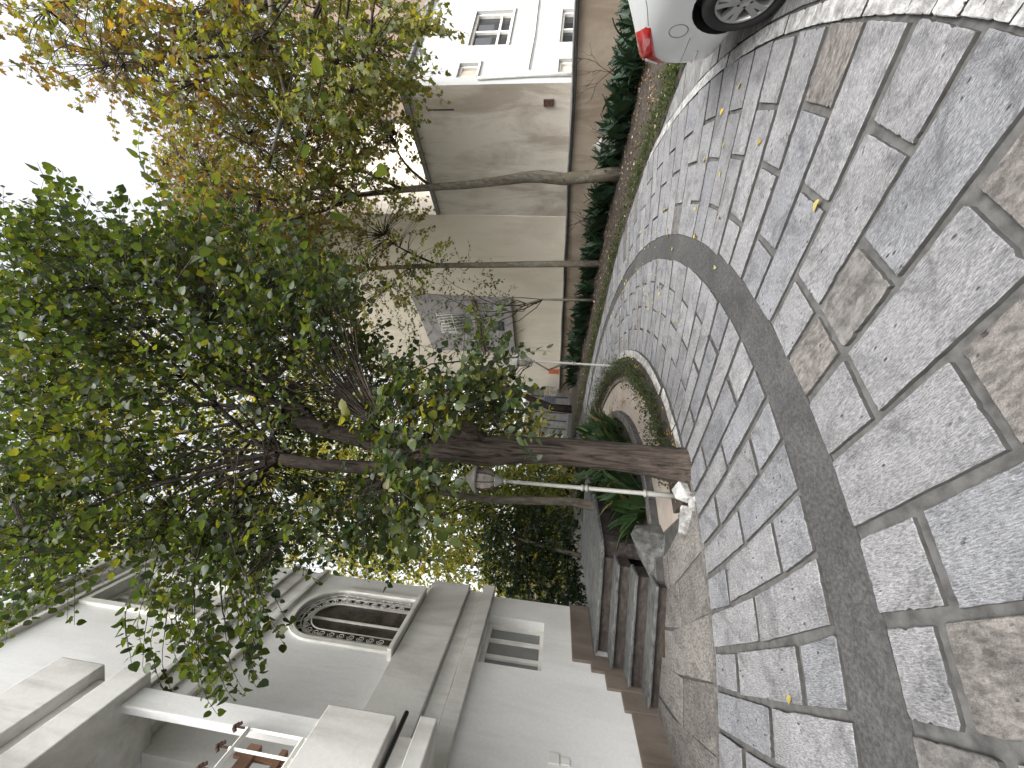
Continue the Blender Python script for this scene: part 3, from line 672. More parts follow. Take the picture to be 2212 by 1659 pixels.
def wheel_parts(root, x, y, side, detail=True):
    wb = thing('wheel', '', '', (x, y, .3)); del wb['label'], wb['category']; wb.parent = root
    def lx(prof, nn, name, mat, par):
        m = MB(); V = []
        for r, z in prof:
            for k in range(nn): V.append((-side*z, r*math.cos(2*math.pi*k/nn), r*math.sin(2*math.pi*k/nn)))
        mm = len(prof); fs = [(i*nn+k, i*nn+(k+1) % nn, (i+1)*nn+(k+1) % nn, (i+1)*nn+k) for i in range(mm-1) for k in range(nn)]
        m.add(V, fs, True); return m.build(name, mat, par)
    lx([(.205, .0), (.21, .09), (.25, .105), (.285, .095), (.30, .07), (.30, -.07), (.285, -.095), (.21, -.1), (.205, 0)], 36, 'tyre', MT['rubber'], wb)
    rim = lx([(.206, .085), (.196, .098), (.188, .085), (.182, .03)], 36, 'rim', MT['alloy'], wb)
    lx([(.183, .028), (.001, .02)], 24, 'brake_disc', MT['black'], wb)
    if detail:
        sp = MB()
        for k in range(5):
            for d in (-.2, .2):
                a = 2*math.pi*k/5+d+.3
                c, s_ = math.cos(a), math.sin(a); w_ = .02
                V = []
                for r, z, ww in ((.05, .085, .03), (.12, .088, .021), (.19, .09, .024)):
                    V += [(-side*z, r*c-ww*s_, r*s_+ww*c), (-side*z, r*c+ww*s_, r*s_-ww*c), (-side*(z-.035), r*c+ww*1.1*s_, r*s_-ww*1.1*c), (-side*(z-.035), r*c-ww*1.1*s_, r*s_+ww*1.1*c)]
                sp.add(V, [(i*4+k2, i*4+(k2+1) % 4, i*4+4+(k2+1) % 4, i*4+4+k2) for i in range(2) for k2 in range(4)])
        sp.build('spokes', MT['alloy'], wb)
        lx([(.062, .06), (.062, .086), (.05, .094), (.035, .094), (.033, .088), (.001, .088)], 20, 'hub_cap', MT['alloy'], wb)
        for k in range(5):
            a = 2*math.pi*k/5+.3+.63; m = MB(); V = []
            for r, z in ((.011, .093), (.011, .0955), (.001, .0955)):
                for q in range(8): V.append((-side*z, .046*math.cos(a)+r*math.cos(q*.785), .046*math.sin(a)+r*math.sin(q*.785)))
            m.add(V, [(i*8+q, i*8+(q+1) % 8, i*8+8+(q+1) % 8, i*8+8+q) for i in range(2) for q in range(8)]); m.build('wheel_nut', MT['black'], wb)
    return wb
def car(label, x, y, heading, paint, detail=True):
    """heading: azimuth of the car's tail, origin at the left rear wheel"""
    root = thing('parked_car', label, 'car', (x, y, gz(x, y)), -heading, 'parked cars')
    mb, st, n = car_body(paint)
    me = mb.mesh('body', paint); body = link('body', me, root)
    # wheel arches cut with boolean, applied
    cut = MB()
    for yy in (0, -2.5):
        V = []
        for z in (-.3, 2.0):
            for k in range(32): V.append((z, yy+.355*math.cos(2*math.pi*k/32), .31+.355*math.sin(2*math.pi*k/32)))
        b = len(cut.v); cut.add(V, [(k, (k+1) % 32, 32+(k+1) % 32, 32+k) for k in range(32)]+[tuple(range(31, -1, -1)), tuple(range(32, 64))])
    me.materials.append(MT['black']); cm = cut.mesh('cutter', paint); cm.materials.append(MT['black']); cm.polygons.foreach_set('material_index', [1]*len(cm.polygons)); co = link('cutter', cm, root)
    sub = body.modifiers.new('sub', 'SUBSURF'); sub.levels = 2; sub.render_levels = 2
    bo = body.modifiers.new('bool', 'BOOLEAN'); bo.object = co; bo.operation = 'DIFFERENCE'; bo.solver = 'EXACT'
    bpy.context.view_layer.update()
    dg = bpy.context.evaluated_depsgraph_get(); nm = bpy.data.meshes.new_from_object(body.evaluated_get(dg))
    body.modifiers.clear(); body.data = nm; nm.name = 'body'
    for p in nm.polygons: p.use_smooth = True
    bpy.data.objects.remove(co)
    es = body.modifiers.new('es', 'EDGE_SPLIT'); es.split_angle = R(38)
    MB().box((.16, -3.2, .22), (1.52, .5, .75)).build('underbody', MT['black'], root)
    for yy in (0, -2.5):
        for xx, sd_ in ((.095, 1), (1.585, -1)): wheel_parts(root, xx, yy, sd_, detail)
    # fittings laid on the body surface
    from mathutils.bvhtree import BVHTree
    bv = BVHTree.FromPolygons([v.co.copy() for v in nm.vertices], [tuple(p.vertices) for p in nm.polygons])
    def on(yy, z, sg=1, o=.004):        # point on the car side seen square on, o proud of the paint
        h = bv.ray_cast(Vector((.84-sg*3, yy, z)), Vector((sg, 0, 0)))
        return h[0]+Vector((-sg, 0, 0))*o if h[0] else Vector((.84, yy, z))
    def patch(name, outl, mat, par, sg=1, o=.004, dens=.05):
        pl = np.array(outl); n_ = 14; m = MB(); cy, cz = pl.mean(0); rings = 5; V = []
        per = []
        for a in range(len(pl)):
            b = (a+1) % len(pl); L = max(1, int(np.linalg.norm(pl[b]-pl[a])/dens))
            per += [pl[a]+(pl[b]-pl[a])*k/L for k in range(L)]
        q = len(per)
        for r in range(rings+1):
            for p in per:
                f = 1-r/(rings+.001); V.append(on(cy+(p[0]-cy)*f, cz+(p[1]-cz)*f, sg, o if r else -.004))
        m.add([tuple(v) for v in V], [(r*q+k, r*q+(k+1) % q, (r+1)*q+(k+1) % q, (r+1)*q+k) for r in range(rings) for k in range(q)], True)
        return m.build(name, mat, par)
    for sg in (1, -1):
        for outl in ([(.08, 1.06), (-.5, 1.03), (-.62, 1.03), (-.62, 1.36), (-.42, 1.34)], [(-.70, 1.02), (-1.45, 1.0), (-1.45, 1.37), (-.70, 1.37)], [(-1.52, 1.0), (-2.15, 1.0), (-1.78, 1.33), (-1.52, 1.37)]): patch('window', outl, MT['glass'], root, sg)
        rl = patch('tail_lamp', [(.26, .93), (.27, .975), (.42, 1.055), (.60, 1.035), (.78, .95), (.89, .82), (.90, .66), (.80, .66), (.64, .80), (.46, .86)], MT['red'], root, sg, .008)
        patch('reverse_lens', [(.66, .90), (.82, .88), (.885, .78), (.86, .72), (.76, .77)], MT['clearlens'], rl, sg, .013)
    MB().tube([tuple(on(.28+.075*math.cos(a), .70+.075*math.sin(a), 1, .0)) for a in np.linspace(0, 2*math.pi, 29)], .0028, 4).build('fuel_flap', MT['black'], root)
    MB().tube([tuple(on(yy, .585-.06*(yy-.3), 1, .0)) for yy in np.linspace(.36, .85, 12)], .0022, 4).build('bumper_seam', MT['black'], root)
    for pl_ in ([(.27, .95), (.10, 1.0), (-.02, 1.05)], [(-.62, .25), (-.64, .6), (-.62, .98)]): MB().tube([tuple(on(a_, b_, 1, .0)) for k_ in range(len(pl_)-1) for a_, b_ in [(pl_[k_][0]+(pl_[k_+1][0]-pl_[k_][0])*f_, pl_[k_][1]+(pl_[k_+1][1]-pl_[k_][1])*f_) for f_ in np.linspace(0, 1, 6)]], .0022, 4).build('panel_gap', MT['black'], root)
    V = []
    for yy in np.linspace(.55, .90, 12):
        for z, o in ((.475, -.004), (.462, .012), (.44, -.004)): V.append(tuple(on(yy, z-.1*(yy-.55), 1, o)))
    MB().add(V, [(i*3+k, i*3+k+1, i*3+4+k, i*3+3+k) for i in range(11) for k in range(2)]).build('bumper_crease', paint, root)
    return root
car('white hatchback with red tail lamp parked at the right edge near the camera', 2.98, 3.02, R(9), MT['carpaint'])

# far vehicles, garage and gate at the end of the drive
car('dark blue car parked far behind the lamp post', -5.2, 18.6, R(70), MT['cardark'], False)
def van(x, y, az):
    o = thing('white_van', 'white van parked at the far end of the drive behind the trunk', 'van', (x, y, gz(x, y)), -az)
    prof = [(-.05,.3),(-.05,1.0),(.1,1.15),(.55,1.35),(.95,1.95),(1.2,2.05),(4.4,2.1),(4.6,2.0),(4.65,.35)]
    mb = MB(); mb.prism(prof, lambda p: (-.85, p[0], p[1]), lambda p: (.85, p[0], p[1])); bevel(mb.build('body', MT['carpaint'], o), .08, 4)
    MB().add([(-.7,.535,1.37),(.7,.535,1.37),(.66,.91,1.92),(-.66,.91,1.92)], [(0,1,2,3)]).build('windscreen', MT['glass'], o)
    MB().box((-.5,-.075,.62),(.5,-.04,.8)).build('grille', MT['black'], o); MB().box((-.8,-.1,.3),(.8,-.02,.5)).build('bumper', MT['pipe'], o)
    for s in (-1, 1):
        MB().box((s*.72-.1,-.07,.78),(s*.72+.1,.02,.95)).build('headlight', MT['clearlens'], o)
        MB().box((s*.98-.07,.62,1.3),(s*.98+.07,.7,1.5)).build('mirror', MT['black'], o)
        for yy in (.8, 3.7): MB().tube([(s*.6, yy, .31), (s*.86, yy, .31)], .31, 20).build('wheel', MT['rubber'], o)
        MB().box((s*.852-.004,1.1,1.3),(s*.852+.004,1.9,1.85)).build('side_window', MT['glass'], o)
    return o
van(-2.75, 15.6, R(-20))
gt = thing('garage_gate', 'dark grey metal gate under the trees at the far end', 'gate', (-.9, 23.5, gz(-.9, 23.5)), R(5))
MB().box((-2.2,0,-.1),(2.2,.1,2.3)).build('gate_leaf', MT['pipe'], gt)
for k in range(9): MB().box((-2.15+.48*k,-.04,.05),(-2.15+.48*k+.06,-.002,2.2)).build('rib', MT['black'], gt)
MB().box((-2.5,-.1,-.1),(-2.21,.2,2.6)).box((2.21,-.1,-.1),(2.5,.2,2.6)).box((-2.5,-.1,2.31),(2.5,.2,2.62)).build('gate_frame', MT['lowwall'], gt)
ac_ = thing('cooling_unit', 'pale blue cooling unit mounted at the end of the boundary wall', 'cooler', wl(12.1, .35, 1.55), -WA)
MB().box((-.35,-.4,0),(.2,.4,.62)).build('casing', MT['lamp_glass'], ac_)
for k in range(6): MB().box((-.37,-.34,.06+.09*k),(-.352,.34,.1+.09*k)).build('louvre', MT['blue'], ac_)
sg_ = MB().box((-.02,-.18,0),(.02,.18,.5)).build('orange_sign', MT['orange'], None, wl(10.4, .08, 1.5), -WA); tag(sg_, 'small orange sign fixed on top of the boundary wall far along', 'sign')
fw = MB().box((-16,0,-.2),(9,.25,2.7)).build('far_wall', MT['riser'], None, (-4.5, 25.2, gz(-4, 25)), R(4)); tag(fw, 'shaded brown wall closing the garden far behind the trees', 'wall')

# ------------------------------------------------------------------ leaves and trees
def T(x, y, z=0): return (x, y, z)
HEART = ([(0,0,0),(-.06,.16,.03),(.05,.36,.08),(.30,.46,.11),(.58,.38,.07),(.82,.17,.0),(1,0,-.08),(.5,0,-.02),(-.06,-.16,.03),(.05,-.36,.08),(.30,-.46,.11),(.58,-.38,.07),(.82,-.17,.0)], [(0,7,3,2,1),(7,6,5,4,3),(0,8,9,10,7),(7,10,11,12,6)])
PLANE = ([(0,0,0),(.10,.14,.02),(-.02,.42,.0),(.22,.34,.03),(.36,.62,-.06),(.48,.26,.03),(.70,.30,-.02),(1,0,-.1),(.42,0,.02),(.10,-.14,.02),(-.02,-.42,.0),(.22,-.34,.03),(.36,-.62,-.06),(.48,-.26,.03),(.70,-.30,-.02)], [(0,8,3,2,1),(8,5,4,3),(8,7,6,5),(0,9,10,11,8),(8,11,12,13),(8,13,14,7)])
OVAL = ([(0,0,0),(.3,.26,.05),(.7,.2,.02),(1,0,-.06),(.7,-.2,.02),(.3,-.26,.05)], [(0,3,2,1),(0,5,4,3)])
def norm(a): return a/(np.linalg.norm(a, axis=-1, keepdims=True)+1e-9)
def leaves_mesh(name, P, A, Nn, S, C, shape, mat):
    V0 = np.array(shape[0]); k = len(V0); n = len(P)
    A = norm(A); B = norm(np.cross(Nn, A)); Nn = np.cross(A, B)
    V = P[:,None]+S[:,None,None]*(V0[None,:,0:1]*A[:,None]+V0[None,:,1:2]*B[:,None]+V0[None,:,2:3]*Nn[:,None])
    V = V.reshape(-1, 3)
    fl = np.concatenate([np.array(f) for f in shape[1]]); cnt = np.array([len(f) for f in shape[1]]); nl = len(fl)
    loops = (fl[None]+(np.arange(n)*k)[:,None]).ravel(); tot = np.tile(cnt, n); start = np.concatenate([[0], np.cumsum(tot)[:-1]])
    me = bpy.data.meshes.new(name); me.vertices.add(len(V)); me.vertices.foreach_set('co', V.ravel())
    me.loops.add(len(loops)); me.loops.foreach_set('vertex_index', loops.astype(np.int32))
    me.polygons.add(len(tot)); me.polygons.foreach_set('loop_start', start.astype(np.int32)); me.polygons.foreach_set('loop_total', tot.astype(np.int32))
    at_ = me.attributes.new('leafcol', 'FLOAT_COLOR', 'POINT')
    cc = np.concatenate([np.repeat(C, k, 0), np.ones((n*k, 1))], 1); at_.data.foreach_set('color', cc.ravel())
    me.materials.append(mat); me.update(calc_edges=True); me.validate(); return me
def inpoly(px, py, poly):
    poly = np.array(poly, float); x, y = poly[:,0], poly[:,1]; j = np.roll(np.arange(len(poly)), 1); c = np.zeros(len(px), bool)
    for a, b in zip(range(len(poly)), j):
        cond = ((y[a] > py) != (y[b] > py)) & (px < (x[b]-x[a])*(py-y[a])/(y[b]-y[a]+1e-12)+x[a]); c ^= cond
    return c
def sample(poly, n, y0, y1):
    p = np.array(poly); out = []
    while len(out) < n:
        x = RNG.uniform(p[:,0].min(), p[:,0].max(), n); y = RNG.uniform(p[:,1].min(), p[:,1].max(), n); ok = inpoly(x, y, poly)
        for a, b in zip(x[ok], y[ok]): out.append(at(a, b, RNG.uniform(y0, y1)))
    return np.array(out[:n])
def clumpy(P, f=1.0, thr=-.25):
    g = np.sin(2.9*f*P[:,0]+1.3)*np.sin(2.5*f*P[:,1]+.4)*np.sin(3.1*f*P[:,2]+.9)+.4*np.sin(6.1*f*P[:,0])*np.sin(5.3*f*P[:,2]+2)
    return P[g > thr]
class Crown:
    def __init__(s): s.P = []; s.A = []; s.N = []; s.S = []; s.C = []; s.tw = MB()
    def spray(s, p, d, L, n, size, cols, droop=.35, twig=.004, flat=.5):
        d = d/np.linalg.norm(d); pts = [np.array(p)]; dd = d.copy(); m = 5
        for i in range(m):
            dd = dd+np.array([0, 0, -droop/m])+RNG.normal(0, .08, 3); dd /= np.linalg.norm(dd); pts.append(pts[-1]+dd*L/m)
        s.tw.tube(pts, [twig*(1-.12*i) for i in range(m+1)], 3, True, False)
        side = np.cross(d, [0, 0, 1.0]); side /= np.linalg.norm(side)+1e-9
        c0 = cols[RNG.integers(len(cols))]
        for k in range(n):
            f = (k+.5)/n*m; i = min(m-1, int(f)); q = pts[i]+(pts[i+1]-pts[i])*(f-i)
            sg = 1 if k % 2 else -1
            a = d*.45+side*sg*RNG.uniform(.4, 1)+np.array([0, 0, RNG.uniform(-.9, .15)])+RNG.normal(0, .25, 3)
            s.P.append(q+a*.02); s.A.append(a); nn = np.array([0, 0, flat])+RNG.normal(0, .55, 3)-.25*F; s.N.append(nn)
            s.S.append(size*RNG.uniform(.5, 1.25))
            c = c0 if RNG.random() < .7 else cols[RNG.integers(len(cols))]
            s.C.append(np.array(c)*RNG.uniform(.7, 1.3))
    def arr(s): return [np.array(x) for x in (s.P, s.A, s.N, s.S, s.C)]
def individual_leaves(cr, n, shape, mat, parent, name='leaf', nvar=8):
    """the n leaves that show largest become objects of their own; the rest is one part"""
    P, A, Nn, S, C = cr.arr()
    v = P-CAM; z = v@F; u = FPX*(v@RT)/z; w_ = FPX*(v@UP)/z
    vis = (z > .3) & (abs(u) < 829) & (abs(w_) < 1106)
    app = np.where(vis, S/np.linalg.norm(v, axis=1), 0); idx = np.argsort(-app)[:n]
    rest = np.ones(len(P), bool); rest[idx] = False
    ms = []
    order = np.argsort(C[idx].sum(1)); grp = np.array_split(idx[order], nvar)
    for g in grp:
        c = C[g].mean(0)
        me = leaves_mesh(name, np.zeros((1,3)), np.array([[1.,0,0]]), np.array([[0,0,1.]]), np.ones(1), c[None], shape, mat)
        for i in g:
            a = A[i]/np.linalg.norm(A[i]); b = np.cross(Nn[i], a); b /= np.linalg.norm(b); nn = np.cross(a, b)
            o = bpy.data.objects.new(name, me); col.objects.link(o); o.parent = parent
            m = Matrix.Identity(4)
            for r in range(3): m[r][0] = a[r]*S[i]; m[r][1] = b[r]*S[i]; m[r][2] = nn[r]*S[i]; m[r][3] = P[i][r]-parent.location[r]
            o.matrix_local = m
    return leaves_mesh('foliage', P[rest]-np.array(parent.location), A[rest], Nn[rest], S[rest], C[rest], shape, mat)
def shifted(mb, loc):
    mb.v = [(x-loc[0], y-loc[1], z-loc[2]) for x, y, z in mb.v]; return mb
def curve3(a, b, bend, k=7):
    a, b = np.array(a, float), np.array(b, float); m = (a+b)/2+np.array(bend)
    return [(1-t)**2*a+2*t*(1-t)*m+t*t*b for t in np.linspace(0, 1, k)]

# ---- big tree in front
GREEN = [(.03,.05,.016),(.038,.06,.018),(.05,.07,.018),(.03,.048,.022),(.08,.088,.02),(.024,.042,.02),(.038,.056,.022)]
base = np.array([-.75, 4.2, gz(-.75, 4.2)])
tree = thing('broadleaf_tree', 'large dark-barked tree in front with forked trunk and heart-shaped green leaves', 'tree', tuple(base))
tr = MB()
tp = [(-.76,4.2,.10),(-.755,4.2,.2),(-.74,4.2,.32),(-.715,4.2,.6),(-.70,4.2,1.0),(-.70,4.2,1.5),(-.72,4.2,1.95),(-.76,4.2,2.3),(-.76,4.2,2.6),(-.80,4.2,2.9),(-.88,4.2,3.12)]
tr.tube(tp, [.26,.21,.175,.158,.15,.146,.152,.175,.168,.14,.12], 22, True, True, .035, 3)
tr.tube([(-.70,4.2,2.35),(-.56,4.15,2.48),(-.54,4.16,2.62),(-.66,4.2,2.75)], [.1,.13,.12,.06], 12, True, True, .08, 5)
shifted(tr, base).build('trunk', MT['bark'], tree)
def limb(pts, rad, seed, n=12, mat='bark_dark'): return shifted(MB().tube(pts, rad, n, True, True, .05, seed), base).build('limb', MT[mat], tree)
RK = np.array([-.52,4.55,5.02]); LK = np.array([-1.03,4.0,4.62]); SK = np.array([-.50,4.5,4.75])
limb([(-.84,4.2,3.0),(-.82,4.26,3.4),(-.78,4.36,3.95),(-.71,4.45,4.5),(-.65,4.5,4.85),RK], [.12,.105,.098,.09,.085,.06], 11)
limb([(-.90,4.2,3.05),(-1.0,4.13,3.3),(-1.05,4.08,3.6),(-1.06,4.03,4.2),LK], [.11,.085,.078,.072,.07], 12)
limb([(-.70,4.46,4.55),(-.58,4.5,4.66),SK,(-.42,4.55,4.95)], [.05,.04,.045,.02], 13)
TA = [(0,510),(60,480),(130,468),(220,495),(330,535),(410,500),(520,500),(640,560),(760,640),(800,770),(900,830),(1000,790),(1060,740),(1070,800),(1060,890),(1120,950),(990,960),(960,1040),(880,1120),(840,1170),(760,1150),(640,1170),(560,1200),(480,1220),(400,1190),(300,1150),(230,1170),(160,1230),(90,1270),(0,1290)]
P1 = clumpy(sample(TA, 4000, 3.0, 5.6), 1.0, -.36)
def pix(P):
    v = P-CAM; z = v@F; return 1106-FPX*(v@UP)/z, 829.5-FPX*(v@RT)/z
_x, _y = pix(P1+np.array([0, 0, -.1])); P1 = P1[~(inpoly(_x, _y, [(330,820),(620,810),(900,850),(1080,890),(1090,1070),(600,1090),(340,1070)]) & (P1[:,1] < 4.6) & (RNG.random(len(P1)) < .85))]
PB = sample([(290,1190),(560,1200),(600,1220),(540,1330),(500,1400),(450,1420),(330,1360)], 46, 2.7, 3.5)
PL = sample([(780,850),(1000,830),(1100,760),(1110,830),(1060,930),(1080,980),(960,1010),(860,1120),(800,1080)], 170, 3.0, 4.2)
_x, _y = pix(PL+np.array([0, 0, -.15])); PL = PL[~inpoly(_x, _y, [(960,940),(1110,940),(1110,1070),(960,1070)]) & ~inpoly(_x, _y, [(1060,700),(1200,700),(1200,850),(1060,850)])]
cr = Crown(); shoots = []
axis = np.array([-.8, 4.2])
def dir_out(p):
    d = np.array([p[0]-axis[0], p[1]-axis[1], .35*(p[2]-4.2)+.5]); return d/np.linalg.norm(d)
sh = MB()
tg = P1[P1[:,2] > 5.2]
for kn, cnt in ((RK, 14), (LK, 12), (SK, 6)):
    for q in tg[RNG.choice(len(tg), cnt, False)]:
        pts = curve3(kn+RNG.normal(0, .04, 3), q, (RNG.normal(0, .15), RNG.normal(0, .15), .35), 9); r0 = RNG.uniform(.014, .032)
        sh.tube(pts, list(np.linspace(r0, .005, 9)), 6, True, False); shoots += pts[1:]
for q in np.concatenate([PB[:12], PL[:16]]):
    k = RK if q[1] > 4.2 else LK
    st_ = np.array([-.78, 4.2, 2.9]) if q[2] < 3.6 else k
    pts = curve3(st_, q, (0, 0, .7), 9); sh.tube(pts, list(np.linspace(.02, .004, 9)), 5, True, False); shoots += pts[1:]
shifted(sh, base).build('branches', MT['bark_dark'], tree)
SHP = np.array(shoots)
for p in P1:
    d = dir_out(p)*RNG.uniform(.5, 1)+RNG.normal(0, .35, 3)
    cr.spray(p, d, RNG.uniform(.35, .7), RNG.integers(10, 17), .066 if p[2] > 4 else .064, GREEN, .5)
    i = np.argmin(((SHP-p)**2).sum(1))
    if np.linalg.norm(SHP[i]-p) < 1.4: cr.tw.tube(curve3(SHP[i], p, (0, 0, .08), 4), [.006, .005, .004, .004], 3, True, False)
for p in PB: cr.spray(p, np.array([-.9, -.35, -.15])+RNG.normal(0, .15, 3), RNG.uniform(.4, .65), RNG.integers(11, 17), .066, GREEN, .9)
for p in PL: cr.spray(p, dir_out(p)+RNG.normal(0, .4, 3)+np.array([0, -.3, -.5]), RNG.uniform(.3, .5), RNG.integers(9, 14), .075, GREEN+[(.14,.14,.02)], .8)
for (x, y, Yd), d, n_ in (((640,350,1.7),(.6,0,-.2),6), ((700,470,2.0),(.8,.1,-.5),7), ((380,610,2.0),(.5,0,-.2),5), ((430,480,2.6),(.6,.1,.2),9), ((330,400,2.9),(.5,.0,.45),10), ((150,440,2.8),(.3,-.1,.4),9), ((900,1110,2.3),(-.2,-.3,-.7),8), ((270,1320,2.8),(-.7,-.2,-.2),10)):
    cr.spray(at(x, y, Yd), np.array(d), .42, n_, .078, GREEN[:3], .5)
me = individual_leaves(cr, 260, HEART, MT['leaf'], tree)
stuff(link('foliage', me, tree)); stuff(shifted(cr.tw, base).build('twigs', MT['bark_dark'], tree))

# ---- plane trees on the right
PLG = [(.085,.105,.025),(.11,.125,.03),(.14,.155,.05),(.07,.09,.025),(.16,.15,.03)]; PLO = [(.13,.10,.028),(.16,.105,.03),(.11,.065,.028),(.12,.10,.03),(.09,.085,.025)]
def plane_tree(label, trunk, rad, crownP, size, limbs=10, leafobjs=60, seed=1, col_z=(5.5, 8.5)):
    b = np.array(trunk[0]); b[2] = gz(b[0], b[1])+.05
    o = thing('plane_tree', label, 'tree', tuple(b), 0, 'plane trees along the bed')
    shifted(MB().tube(trunk, rad, 14, True, True, .05, seed), b).build('trunk', MT['bark_plane'], o)
    br = MB(); top = np.array(trunk[1:]); pts_all = list(top)
    for q in crownP[RNG.choice(len(crownP), min(limbs, len(crownP)), False)]:
        cand = top[top[:,2] < max(q[2]-.3, top[:,2].min()+.1)]; cand = cand if len(cand) else top[:1]
        s_ = cand[np.argmin(((cand-q)**2).sum(1))]
        pts = curve3(s_, q, (RNG.normal(0, .3), RNG.normal(0, .3), .5), 8); br.tube(pts, list(np.linspace(.045, .006, 8)), 6, True, False, .06); pts_all += pts[2:]
    shifted(br, b).build('branches', MT['bark_dark'], o)
    c = Crown(); PA = np.array(pts_all)
    for p in crownP:
        f = np.clip((p[2]-col_z[0])/(col_z[1]-col_z[0]), 0, 1); cols = PLO if RNG.random() < f*.6+.03 else PLG
        i = np.argmin(((PA-p)**2).sum(1)); d = p-PA[i]+np.array([0, 0, -.2])+RNG.normal(0, .25, 3)
        c.spray(p, d, RNG.uniform(.4, .8), RNG.integers(8, 14), size, cols, .8, .005)
        if np.linalg.norm(PA[i]-p) < 2.2: c.tw.tube(curve3(PA[i], p, (0, 0, .15), 5), [.012, .009, .007, .005, .004], 3, True, False)
    stuff(link('foliage', individual_leaves(c, leafobjs, PLANE, MT['leaf'], o), o)); stuff(shifted(c.tw, b).build('twigs', MT['bark_dark'], o))
    return o
PF = [(0,0),(30,60),(80,150),(150,190),(250,235),(310,300),(390,370),(430,470),(540,560),(640,540),(700,460),(750,330),(860,230),(900,120),(920,0)]
S3 = clumpy(sample([(20,0),(80,140),(160,180),(260,220),(420,250),(560,240),(740,260),(880,180),(905,100),(915,0)], 1250, 5.0, 7.6), .8, -.3)
S1_ = clumpy(sample([(330,240),(390,360),(440,470),(560,540),(640,480),(760,370),(860,250),(820,200),(600,200)], 800, 7.2, 9.8), .8, -.3)
S1_ = np.concatenate([S1_, clumpy(sample([(600,260),(760,230),(880,250),(900,330),(860,420),(740,470),(620,440)], 260, 8.0, 10.0), .9, -.2)])
S2_ = np.concatenate([clumpy(sample([(560,460),(740,440),(860,430),(900,520),(880,650),(760,700),(620,660)], 330, 9.6, 12.0), .9, -.15), clumpy(sample([(400,440),(520,520),(640,520),(800,430),(900,420),(960,540),(900,640),(760,640),(640,600),(560,580)], 230, 9.6, 12), .8, -.1), clumpy(sample([(330,330),(420,300),(640,420),(680,560),(640,640),(480,600),(380,520)], 1100, 9.4, 12.5), .8, -.45)])
plane_tree('pale mottled plane tree trunk leaning across the beige wall', [(5.15,9.19,.25),(5.08,9.19,1.0),(5.0,9.19,1.74),(5.06,9.19,2.3),(5.04,9.19,2.67),(4.93,9.19,3.4),(4.84,9.19,4.1),(4.77,9.19,5.0),(4.70,9.19,5.74),(4.54,9.19,7.0),(4.4,9.1,8.3)], [.165,.135,.13,.135,.12,.10,.092,.085,.075,.06,.035], S1_, .105, 14, 60, 2)
plane_tree('slim straight plane tree trunk in front of the cream building', [(3.72,11.42,.35),(3.68,11.42,1.5),(3.62,11.42,2.8),(3.56,11.42,4.0),(3.50,11.42,5.4),(3.4,11.42,6.8),(3.32,11.42,7.7),(3.2,11.4,9)], [.12,.10,.092,.085,.075,.065,.05,.025], S2_, .105, 12, 40, 4)
plane_tree('autumn plane tree crown reaching in from beyond the right edge', [(8.6,5.2,.1),(8.4,5.4,2.5),(8.0,5.6,4.5),(7.2,5.9,6.3),(6.3,6.0,6.9),(5.4,6.0,6.75),(4.6,6.0,6.5),(3.7,6.1,6.8)], [.22,.19,.17,.13,.08,.06,.045,.02], S3, .10, 26, 200, 6, (5.6, 9.0))

# ---- young tree in the garden and background trees
YEL = [(.19,.19,.03),(.24,.22,.03),(.14,.165,.03),(.11,.14,.026),(.26,.21,.03)]; MID = [(.055,.08,.02),(.07,.10,.022),(.10,.115,.022)]; DRK = [(.02,.04,.014),(.03,.05,.018),(.015,.03,.012)]
def simple_tree(name, label, trunk, rad, P, size, cols, cat='tree', n=(10, 16), L=(.4, .8), mat='bark_grey', limbs=10, shape=OVAL, group=None):
    b = np.array(trunk[0], float); b[2] = gz(b[0], b[1])
    o = thing(name, label, cat, tuple(b), 0, group)
    shifted(MB().tube(trunk, rad, 10, True, True, .05, len(label)), b).build('trunk', MT[mat], o)
    top = np.array(trunk[1:], float); br = MB(); PA = list(top)
    for q in P[RNG.choice(len(P), min(limbs, len(P)), False)]:
        s_ = top[RNG.integers(len(top)//2, len(top))]; dl = np.linalg.norm(q-s_)
        pts = curve3(s_, q, (RNG.normal(0, .2*dl), RNG.normal(0, .2*dl), RNG.uniform(-.05, .3)*dl), 8); pts = [p_+(RNG.normal(0, .03*dl, 3) if 0 < k_ < 7 else 0) for k_, p_ in enumerate(pts)]
        br.tube(pts, list(np.linspace(rad[-1]*RNG.uniform(.6, 1.2), .005, 8)), 5, True, False); PA += pts[2:]
    br_o = shifted(br, b).build('branches', MT['bark_dark'], o); PA = np.array(PA); c = Crown()
    for p in P:
        i = np.argmin(((PA-p)**2).sum(1)); d = p-PA[i]+RNG.normal(0, .4, 3)
        c.spray(p, d, RNG.uniform(*L), RNG.integers(*n), size, cols, .4, .004)
    stuff(link('foliage', leaves_mesh('foliage', *[a-b if k == 0 else a for k, a in enumerate(c.arr())], shape, MT['leaf']), o))
    stuff(shifted(c.tw, b).build('twigs', MT['bark_dark'], o))
    return o
simple_tree('young_tree', 'thin grey young tree trunk growing among the garden plants', [(-1.95,6.3,.3),(-1.9,6.3,.8),(-1.84,6.3,1.2),(-1.9,6.3,1.9),(-1.95,6.3,2.5),(-1.92,6.3,3.4),(-1.85,6.3,4.6),(-1.9,6.3,6)], [.085,.075,.07,.065,.06,.05,.04,.02],
    sample([(560,1000),(880,1050),(960,1100),(900,1230),(700,1240),(500,1180)], 120, 5.6, 7.2), .07, MID)
TB = [(380,520),(560,560),(700,660),(800,800),(940,850),(1080,900),(1170,920),(1200,1010),(1225,1100),(1120,1290),(1020,1270),(700,1240),(400,1220),(200,1240),(80,1000),(150,700),(250,560)]
